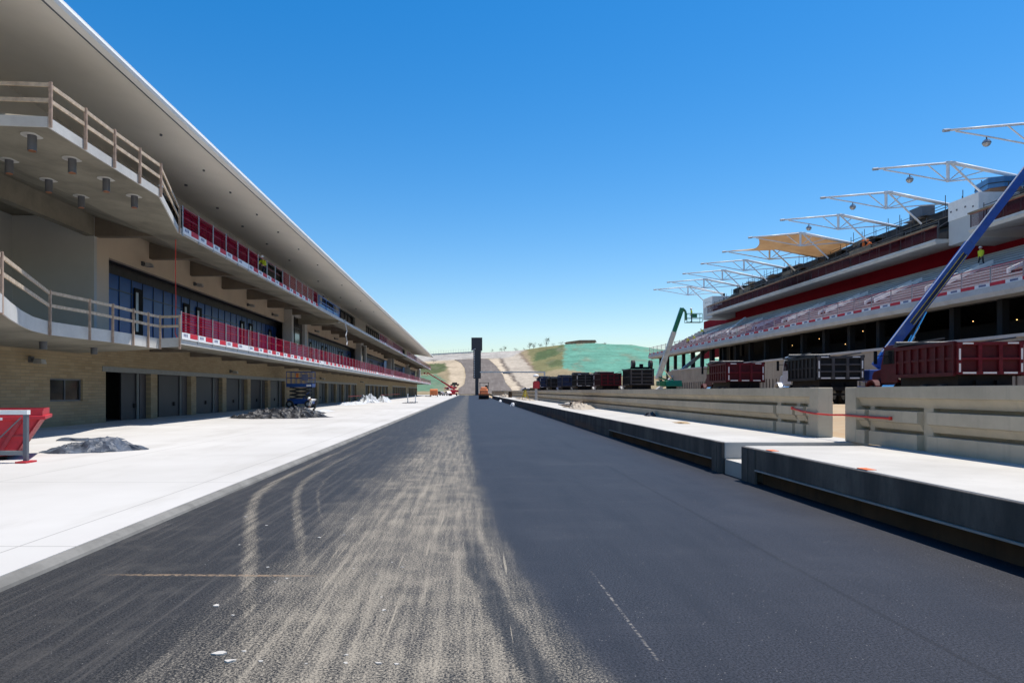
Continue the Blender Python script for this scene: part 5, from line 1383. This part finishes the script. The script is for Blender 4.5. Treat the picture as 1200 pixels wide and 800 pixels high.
# ------------------------------------------------------------------ hill top
def tree(label, x, y, h, wdt, dense, seed, leafm='leaf'):
    rnd = random.Random(seed); z0 = HZ(x, y) - .1
    root = thing('hill_tree', (x, y, z0), label, 'tree', 'small trees along the hill crest')
    t = MB(); pts = [(0, 0, 0), (.05 * h * rnd.uniform(-1, 1), 0, h * .35), (.08 * h * rnd.uniform(-1, 1), 0, h * .7)]
    t.cyl(pts[0], pts[1], .05 * h * .6, .05 * h * .45, n=7); t.cyl(pts[1], pts[2], .05 * h * .45, .02 * h, n=6)
    tips = []
    for i in range(7):
        a = rnd.uniform(0, 6.28); st_ = Vector(pts[0]).lerp(Vector(pts[2]), rnd.uniform(.3, 1)); e = st_ + Vector((math.cos(a) * wdt * rnd.uniform(.25, .5), math.sin(a) * wdt * rnd.uniform(.25, .5), h * rnd.uniform(.1, .32)))
        t.cyl(st_, e, .014 * h, .006 * h, n=5); tips.append(e)
    t.build('trunk', 'bark', root, local=True)
    c = MB()
    tips.append(Vector((0, 0, h * .85)))
    for i in range(dense):
        p = rnd.choice(tips) + Vector((rnd.gauss(0, wdt * .15), rnd.gauss(0, wdt * .15), rnd.gauss(0, h * .12)))
        s = rnd.uniform(.10, .22) * (h / 4) ; a = Vector((rnd.uniform(-1, 1), rnd.uniform(-1, 1), rnd.uniform(-1, 1))).normalized(); b = a.orthogonal().normalized(); d = a.cross(b)
        c.add([p + b * s, p + d * s * .6, p - b * s, p - d * s * .6], [(0, 1, 2, 3)])
    c.build('crown', leafm, root, local=True)
TL = [(15.3, 456, 3.2, 2.2, 150, 'small dark tree on the hill crest just right of the pylon'),
      (21.6, 458, 4.2, 3.4, 150, 'sparse round tree on the crest, above the bend of the uphill track'),
      (23.8, 457, 5.4, 3.2, 170, 'taller sparse tree on the crest, above the bend of the uphill track'),
      (30.8, 457, 3.4, 3.8, 220, 'low wide bush on the crest beside the pale dirt strip'),
      (36.9, 460, 3.0, 2.6, 120, 'thin low tree at the left foot of the green crest'),
      (40.3, 457, 6.2, 3.6, 240, 'bushy tree on the crest, left one of the close pair'),
      (42.9, 458, 5.6, 3.0, 200, 'bushy tree on the crest, right one of the close pair'),
      (47.3, 457, 4.4, 3.6, 240, 'low leafy tree on the crest between the pair and the tallest tree'),
      (51.6, 458, 8.0, 4.4, 190, 'tallest bare looking tree on the crest'),
      (56.5, 459, 3.2, 3.0, 160, 'small tree just right of the tallest tree on the crest'),
      (61.2, 457, 3.2, 3.2, 260, 'dense round bush on the crest at the left corner of the teal slope'),
      (70.5, 458, 2.4, 4.6, 300, 'dark low bush on the crest left of the hilltop building'),
      (91.6, 460, 2.6, 2.6, 200, 'dark bush at the right end of the hilltop building'),
      (-21.5, 414, 3.0, 4.2, 260, 'low bushy tree on the slope below the concrete band, left of the uphill track')]
for i, (x, y, h, wd, n_, lab) in enumerate(TL): tree(lab, x, y, h * .72, wd * .85, n_, 100 + i, 'leaf' if i % 3 else 'leaf_dry')
def hill_house():
    x0, x1, y = 67, 95, 472; zb = HZ(80, y) - .3
    r = thing('hilltop_building', (81, y, zb), 'low tan building with a flat sloping roof on top of the teal hill', 'building', world=True)
    MB().box((x0 + 1, y, zb), (x1 - 8, y + 12, zb + 3.2)).build('wall', 'conc_retain', r); MB().box((x1 - 8, y + 2, zb), (x1, y + 10, zb + 2.3)).build('side_wing', 'conc_retain', r)
    MB().ext([(x0, zb + 3.2), (x1 - 7, zb + 3.2), (x1 - 8, zb + 4.6), (x0 + 9, zb + 4.5)], 'y', y - .8, y + 12.8).build('roof', 'plank', r)
    for i in range(6): MB().box((x0 + 3 + i * 2.6, y - .06, zb + 1.2), (x0 + 4.4 + i * 2.6, y - .01, zb + 2.4)).build('window', 'far_glass', r)
    MB().box((x1 - 6.5, y + 1.92, zb), (x1 - 5, y + 1.99, zb + 2)).build('door', 'bark', r)
hill_house()
cf = thing('crest_fence', (-12, 451, HZ(-12, 451)), 'thin tall post fence along the concrete edge at the hill crest', 'fence', world=True)
for i in range(22):
    x = -27 + i * 1.65; z = HZ(x, 451); MB().bar((x, 451, z - .1), (x, 451, z + random.choice((2.6, 3.0, 3.4))), .10, .10).build('post', 'galv', cf)
wr = MB()
for h in (1.0, 2.4): wr.path([(-27 + i * 3, 451, HZ(-27 + i * 3, 451) + h) for i in range(13)], .03, 4)
wr.build('wire', 'galv', cf)
o = MB().ext([(450.2, 0), (450.6, 0), (450.6, .9), (450.2, .9)], 'x', -30, 8)
zz = [HZ(-30, 450.4), HZ(8, 450.4)]
o.v = [(x, y, z + (zz[0] if x < 0 else zz[1])) for x, y, z in o.v]
tag(o.build('barrier_wall', 'conc_fascia'), 'low concrete barrier running along the hill crest under the post fence', 'wall')

# ------------------------------------------------------------------ people
dg = bpy.context.evaluated_depsgraph_get
def person(loc, rz, pose, mats, helmet, label, scale=1.0):
    """one continuous skinned body; mats = (shirt, trousers)"""
    # joints: x right, y forward, z up
    J = {}
    lean = {'stand': 6, 'lean': 48, 'bent': 92, 'squat': 38, 'walk': 8}[pose]
    hip = {'stand': .93, 'lean': .92, 'bent': .86, 'squat': .45, 'walk': .91}[pose]
    la = R(lean); fwd = lambda d: (math.sin(la) * d, math.cos(la) * d)
    hy = {'bent': -.18, 'lean': -.12, 'squat': -.12}.get(pose, 0)
    J['pel'] = (0, hy, hip)
    def up(d, x=0, off=0):
        f, u = fwd(d); return (x, hy + f + math.cos(la) * off, hip + u - math.sin(la) * off)
    J['waist'] = up(.18); J['chest'] = up(.38); J['neck'] = up(.54)
    hl = la * .5
    n = J['neck']; J['head'] = (0, n[1] + .13 * math.sin(hl) + .02, n[2] + .13 * math.cos(hl)); J['crown'] = (0, J['head'][1] + .10 * math.sin(hl), J['head'][2] + .11 * math.cos(hl))
    J['nose'] = (0, J['head'][1] + .115 * math.cos(hl), J['head'][2] - .01 - .10 * math.sin(hl) * .5)
    E_ = [('pel', 'waist'), ('waist', 'chest'), ('chest', 'neck'), ('neck', 'head'), ('head', 'crown'), ('head', 'nose')]
    rad = {'pel': .145, 'waist': .135, 'chest': .155, 'neck': .062, 'head': .095, 'crown': .075, 'nose': .022}
    reg = {}
    for s, q in ((-1, 'l'), (1, 'r')):
        J['hip' + q] = (s * .10, hy, hip - .06)
        if pose == 'squat': kn = (s * .17, hy + .40, .50); an = (s * .15, hy + .08, .09)
        elif pose == 'walk': kn = (s * .11, .10 * s + .06, .50); an = (s * .11, .24 * s - .08, .09)
        else: kn = (s * .12, hy * .4 + .04, hip * .53); an = (s * .13, 0, .09)
        J['knee' + q] = kn; J['ank' + q] = an; J['toe' + q] = (an[0] + s * .02, an[1] + .17, .045)
        J['sho' + q] = up(.48, s * .19)
        so_ = J['sho' + q]
        if pose in ('stand', 'walk'): el = (so_[0] + s * .06, so_[1] - .03 + (.10 * -s if pose == 'walk' else 0), so_[2] - .29); wr_ = (el[0] + s * .0, el[1] + .10 + (.08 * -s if pose == 'walk' else 0), el[2] - .23)
        elif pose == 'lean': el = (so_[0] + s * .05, so_[1] + .12, so_[2] - .26); wr_ = (el[0] - s * .04, el[1] + .20, el[2] - .12)
        else: el = (so_[0] + s * .04, so_[1] + .08, so_[2] - .27); wr_ = (el[0] - s * .05, el[1] + .07, el[2] - .22)
        J['elb' + q] = el; J['wri' + q] = wr_
        dv = (Vector(wr_) - Vector(el)).normalized(); J['palm' + q] = tuple(Vector(wr_) + dv * .075)
        E_ += [('pel', 'hip' + q), ('hip' + q, 'knee' + q), ('knee' + q, 'ank' + q), ('ank' + q, 'toe' + q), ('chest', 'sho' + q), ('sho' + q, 'elb' + q), ('elb' + q, 'wri' + q), ('wri' + q, 'palm' + q)]
        rad.update({'hip' + q: .095, 'knee' + q: .062, 'ank' + q: .048, 'toe' + q: .042, 'sho' + q: .07, 'elb' + q: .047, 'wri' + q: .033, 'palm' + q: .036})
        sd = dv.cross(Vector((1, 0, 0)));  sd = sd.normalized() if sd.length > .1 else Vector((0, 1, 0))
        pin = Vector((-s, 0, 0))
        for k in range(4):
            o = sd * (.028 - .019 * k); L = (.072, .082, .077, .060)[k]
            p1 = Vector(J['palm' + q]) + dv * .045 + o; p2 = p1 + dv * L * .6 + pin * .012; p3 = p2 + dv * L * .4 + pin * .03
            for nme, p in (('f%d1' % k, p1), ('f%d2' % k, p2), ('f%d3' % k, p3)): J[nme + q] = tuple(p); rad[nme + q] = .0095
            E_ += [('palm' + q, 'f%d1' % k + q), ('f%d1' % k + q, 'f%d2' % k + q), ('f%d2' % k + q, 'f%d3' % k + q)]
        t1 = Vector(wr_) + dv * .045 + sd * .042; t2 = t1 + dv * .04 + sd * .015
        J['t1' + q] = tuple(t1); J['t2' + q] = tuple(t2); rad['t1' + q] = .011; rad['t2' + q] = .010; E_ += [('wri' + q, 't1' + q), ('t1' + q, 't2' + q)]
        ear = Vector(J['head']) + Vector((s * .085, 0, 0)); J['ear' + q] = tuple(ear); rad['ear' + q] = .024; E_.append(('head', 'ear' + q))
    names = list(J); idx = {k: i for i, k in enumerate(names)}
    me = bpy.data.meshes.new('person'); me.from_pydata([J[k] for k in names], [(idx[a], idx[b]) for a, b in E_], [])
    o = bpy.data.objects.new('person', me); COL.objects.link(o)
    o.modifiers.new('skin', 'SKIN'); sm = o.modifiers.new('sub', 'SUBSURF'); sm.levels = sm.render_levels = 1
    sv = me.skin_vertices[0].data
    for k in names:
        r_ = rad[k]; sv[idx[k]].radius = (r_, r_ * (.72 if k in ('chest', 'waist', 'pel') else 1)) if k not in ('chest', 'waist', 'pel') else (r_ * 1.05, r_ * .75)
        sv[idx[k]].use_root = (k == 'pel')
    bpy.context.view_layer.update(); ev = o.evaluated_get(dg()); m2 = bpy.data.meshes.new_from_object(ev)
    o.modifiers.clear(); o.data = m2; bpy.data.meshes.remove(me); m2.name = 'person'
    m2.materials.clear()
    for m_ in (mats[0], mats[1], 'skin', 'cloth_dark'): m2.materials.append(M[m_])
    segs = []
    for a, b in E_:
        c = 0
        if a[:3] in ('hip', 'kne') or (a == 'pel' and b[:3] == 'hip'): c = 1
        if a[:3] == 'ank' : c = 3
        if a in ('neck', 'head') or a[:3] in ('wri', 'pal') or a[0] == 'f' and a[1].isdigit() or a[:2] == 't1': c = 2
        segs.append((Vector(J[a]), Vector(J[b]), c))
    for p in m2.polygons:
        q = p.center; best = 9; bc = 0
        for a, b, c in segs:
            ab = b - a; t = max(0, min(1, (q - a).dot(ab) / max(ab.length_squared, 1e-9))); d = (q - a - ab * t).length
            if d < best: best = d; bc = c
        if bc == 0 and (q - Vector(J['pel'])).length < .16 and q.z < hip + .02: bc = 1
        p.material_index = bc; p.use_smooth = True
    o.location = loc; o.rotation_euler = (0, 0, rz); o.scale = (scale,) * 3; o['_org'] = (0, 0, 0)
    h = MB(); c = Vector(J['head']).lerp(Vector(J['crown']), .55); ax = (Vector(J['crown']) - Vector(J['head'])).normalized()
    vs_ = []; n1, n2 = 14, 6
    u = Vector((1, 0, 0)); w_ = ax.cross(u)
    for j in range(n2 + 1):
        ph = (math.pi / 2) * j / n2
        for i in range(n1):
            t = 2 * math.pi * i / n1; rr = .132 * math.cos(ph)
            vs_.append(c + u * math.cos(t) * rr * .92 + w_ * math.sin(t) * rr * 1.08 + ax * (.125 * math.sin(ph) - .01))
    h.add(vs_, [(j * n1 + i, j * n1 + (i + 1) % n1, (j + 1) * n1 + (i + 1) % n1, (j + 1) * n1 + i) for j in range(n2) for i in range(n1)])
    br1 = [c + u * math.cos(2 * math.pi * i / n1) * .15 + w_ * math.sin(2 * math.pi * i / n1) * .175 - ax * .014 for i in range(n1)]
    h.add(br1 + [p + ax * .012 for p in br1], [tuple(range(n1))[::-1], tuple(range(n1, 2 * n1))])
    h.build('hard_hat', helmet, o, smooth=True, local=True)
    tag(o, label, 'person')
    return o
person((-14.35, 47.8, 9.55), R(170), 'lean', ('cloth_vest', 'cloth_navy'), 'white_paint', 'worker in yellow vest leaning at the open gap of the top balcony fence')
person((-13.75, 30.0, 9.56), R(-120), 'squat', ('cloth_dark', 'cloth_navy'), 'white_paint', 'worker in dark clothes and white hard hat crouching at the corner of the top balcony')
person((-14.3, 66.6, 9.56), R(-95), 'stand', ('cloth_navy', 'cloth_dark'), 'cloth_dark', 'worker in dark blue standing behind the blue railing, left one of two', .8)
person((-14.3, 68.7, 9.56), R(-60), 'stand', ('cloth_dark', 'jeans'), 'yellow_paint', 'worker in dark clothes standing behind the blue railing, right one of two', .8)
person((-13.35, 59, ZA), R(120), 'bent', ('cloth_white', 'cloth_dark'), 'white_paint', 'worker in white shirt bending over on the apron beside the blue scissor lift')
person((27.7, 85, 10.27), R(60), 'stand', ('cloth_vest', 'jeans'), 'white_paint', 'worker in yellow vest standing in the basket of the green lift')
for x, Y, rz, mt, pose, lab in ((36.7, 115, 100, ('cloth_vest', 'jeans'), 'squat', "worker in yellow vest crouching on the lower tier's far end, lower left of three"), (37.75, 115, 90, ('cloth_vest', 'cloth_dark'), 'squat', "worker in yellow vest crouching on the lower tier's far end, middle of three"), (39.5, 116, 80, ('cloth_vest', 'jeans'), 'lean', "worker in yellow vest bending on the lower tier's far end, upper right of three"), (41.0, 55.0, 110, ('cloth_vest', 'cloth_dark'), 'walk', 'worker in a yellow green vest standing on the lower tier right of the blue boom')):
    person((x + .25, Y, ztier(x + .25) + .005), R(rz), pose, mt, 'white_paint', lab)
for x, Y, lab, pose, mt in ((43.0, 74.4, 'worker in orange vest on the scaffolded upper tier, left of two', 'stand', 'cloth_orange'), (43.1, 73.2, 'worker in orange vest on the scaffolded upper tier, right of two', 'lean', 'cloth_orange')):
    person((x, Y, 16.38), R(80), pose, (mt, 'jeans'), 'cloth_orange', lab)

# ------------------------------------------------------------------ loose stones on the lane
def stone(x, y, s, lab, seed):
    rnd = random.Random(seed); b = MB(); n = 7; pts = []
    for i in range(n):
        a = 2 * math.pi * i / n; r_ = s * rnd.uniform(.6, 1.2); pts.append((x + math.cos(a) * r_, y + math.sin(a) * r_ * .7))
    b.prism(pts, .0, [s * rnd.uniform(.12, .4) for _ in pts]); o = b.build('stone_chip', 'bench_top'); tag(o, lab, 'stone', 'pale stone chips on the lane')
SL = 'pale stone chip lying on the dark asphalt left of the dusty track'
for i in range(26):
    rnd = random.Random(900 + i)
    y = 4.25 + rnd.random() ** 2 * 5; x = rnd.uniform(-2.0, -.35) * (y / 4.3) ** .6 - .1
    stone(x, y, rnd.uniform(.008, .022), SL, i)
for i, (x, y, s) in enumerate([(-1.62, 4.42, .045), (-1.50, 4.30, .04), (-2.0, 5.4, .03)]):
    stone(x, y, s, ('larger flat pale flake near the bottom left of the lane, upper one of the pair', 'larger flat pale flake near the bottom left of the lane, lower one of the pair', 'single flat pale flake left of the first dusty tyre track')[i], 70 + i)

for o in bpy.data.objects:
    if '_org' in o: del o['_org']
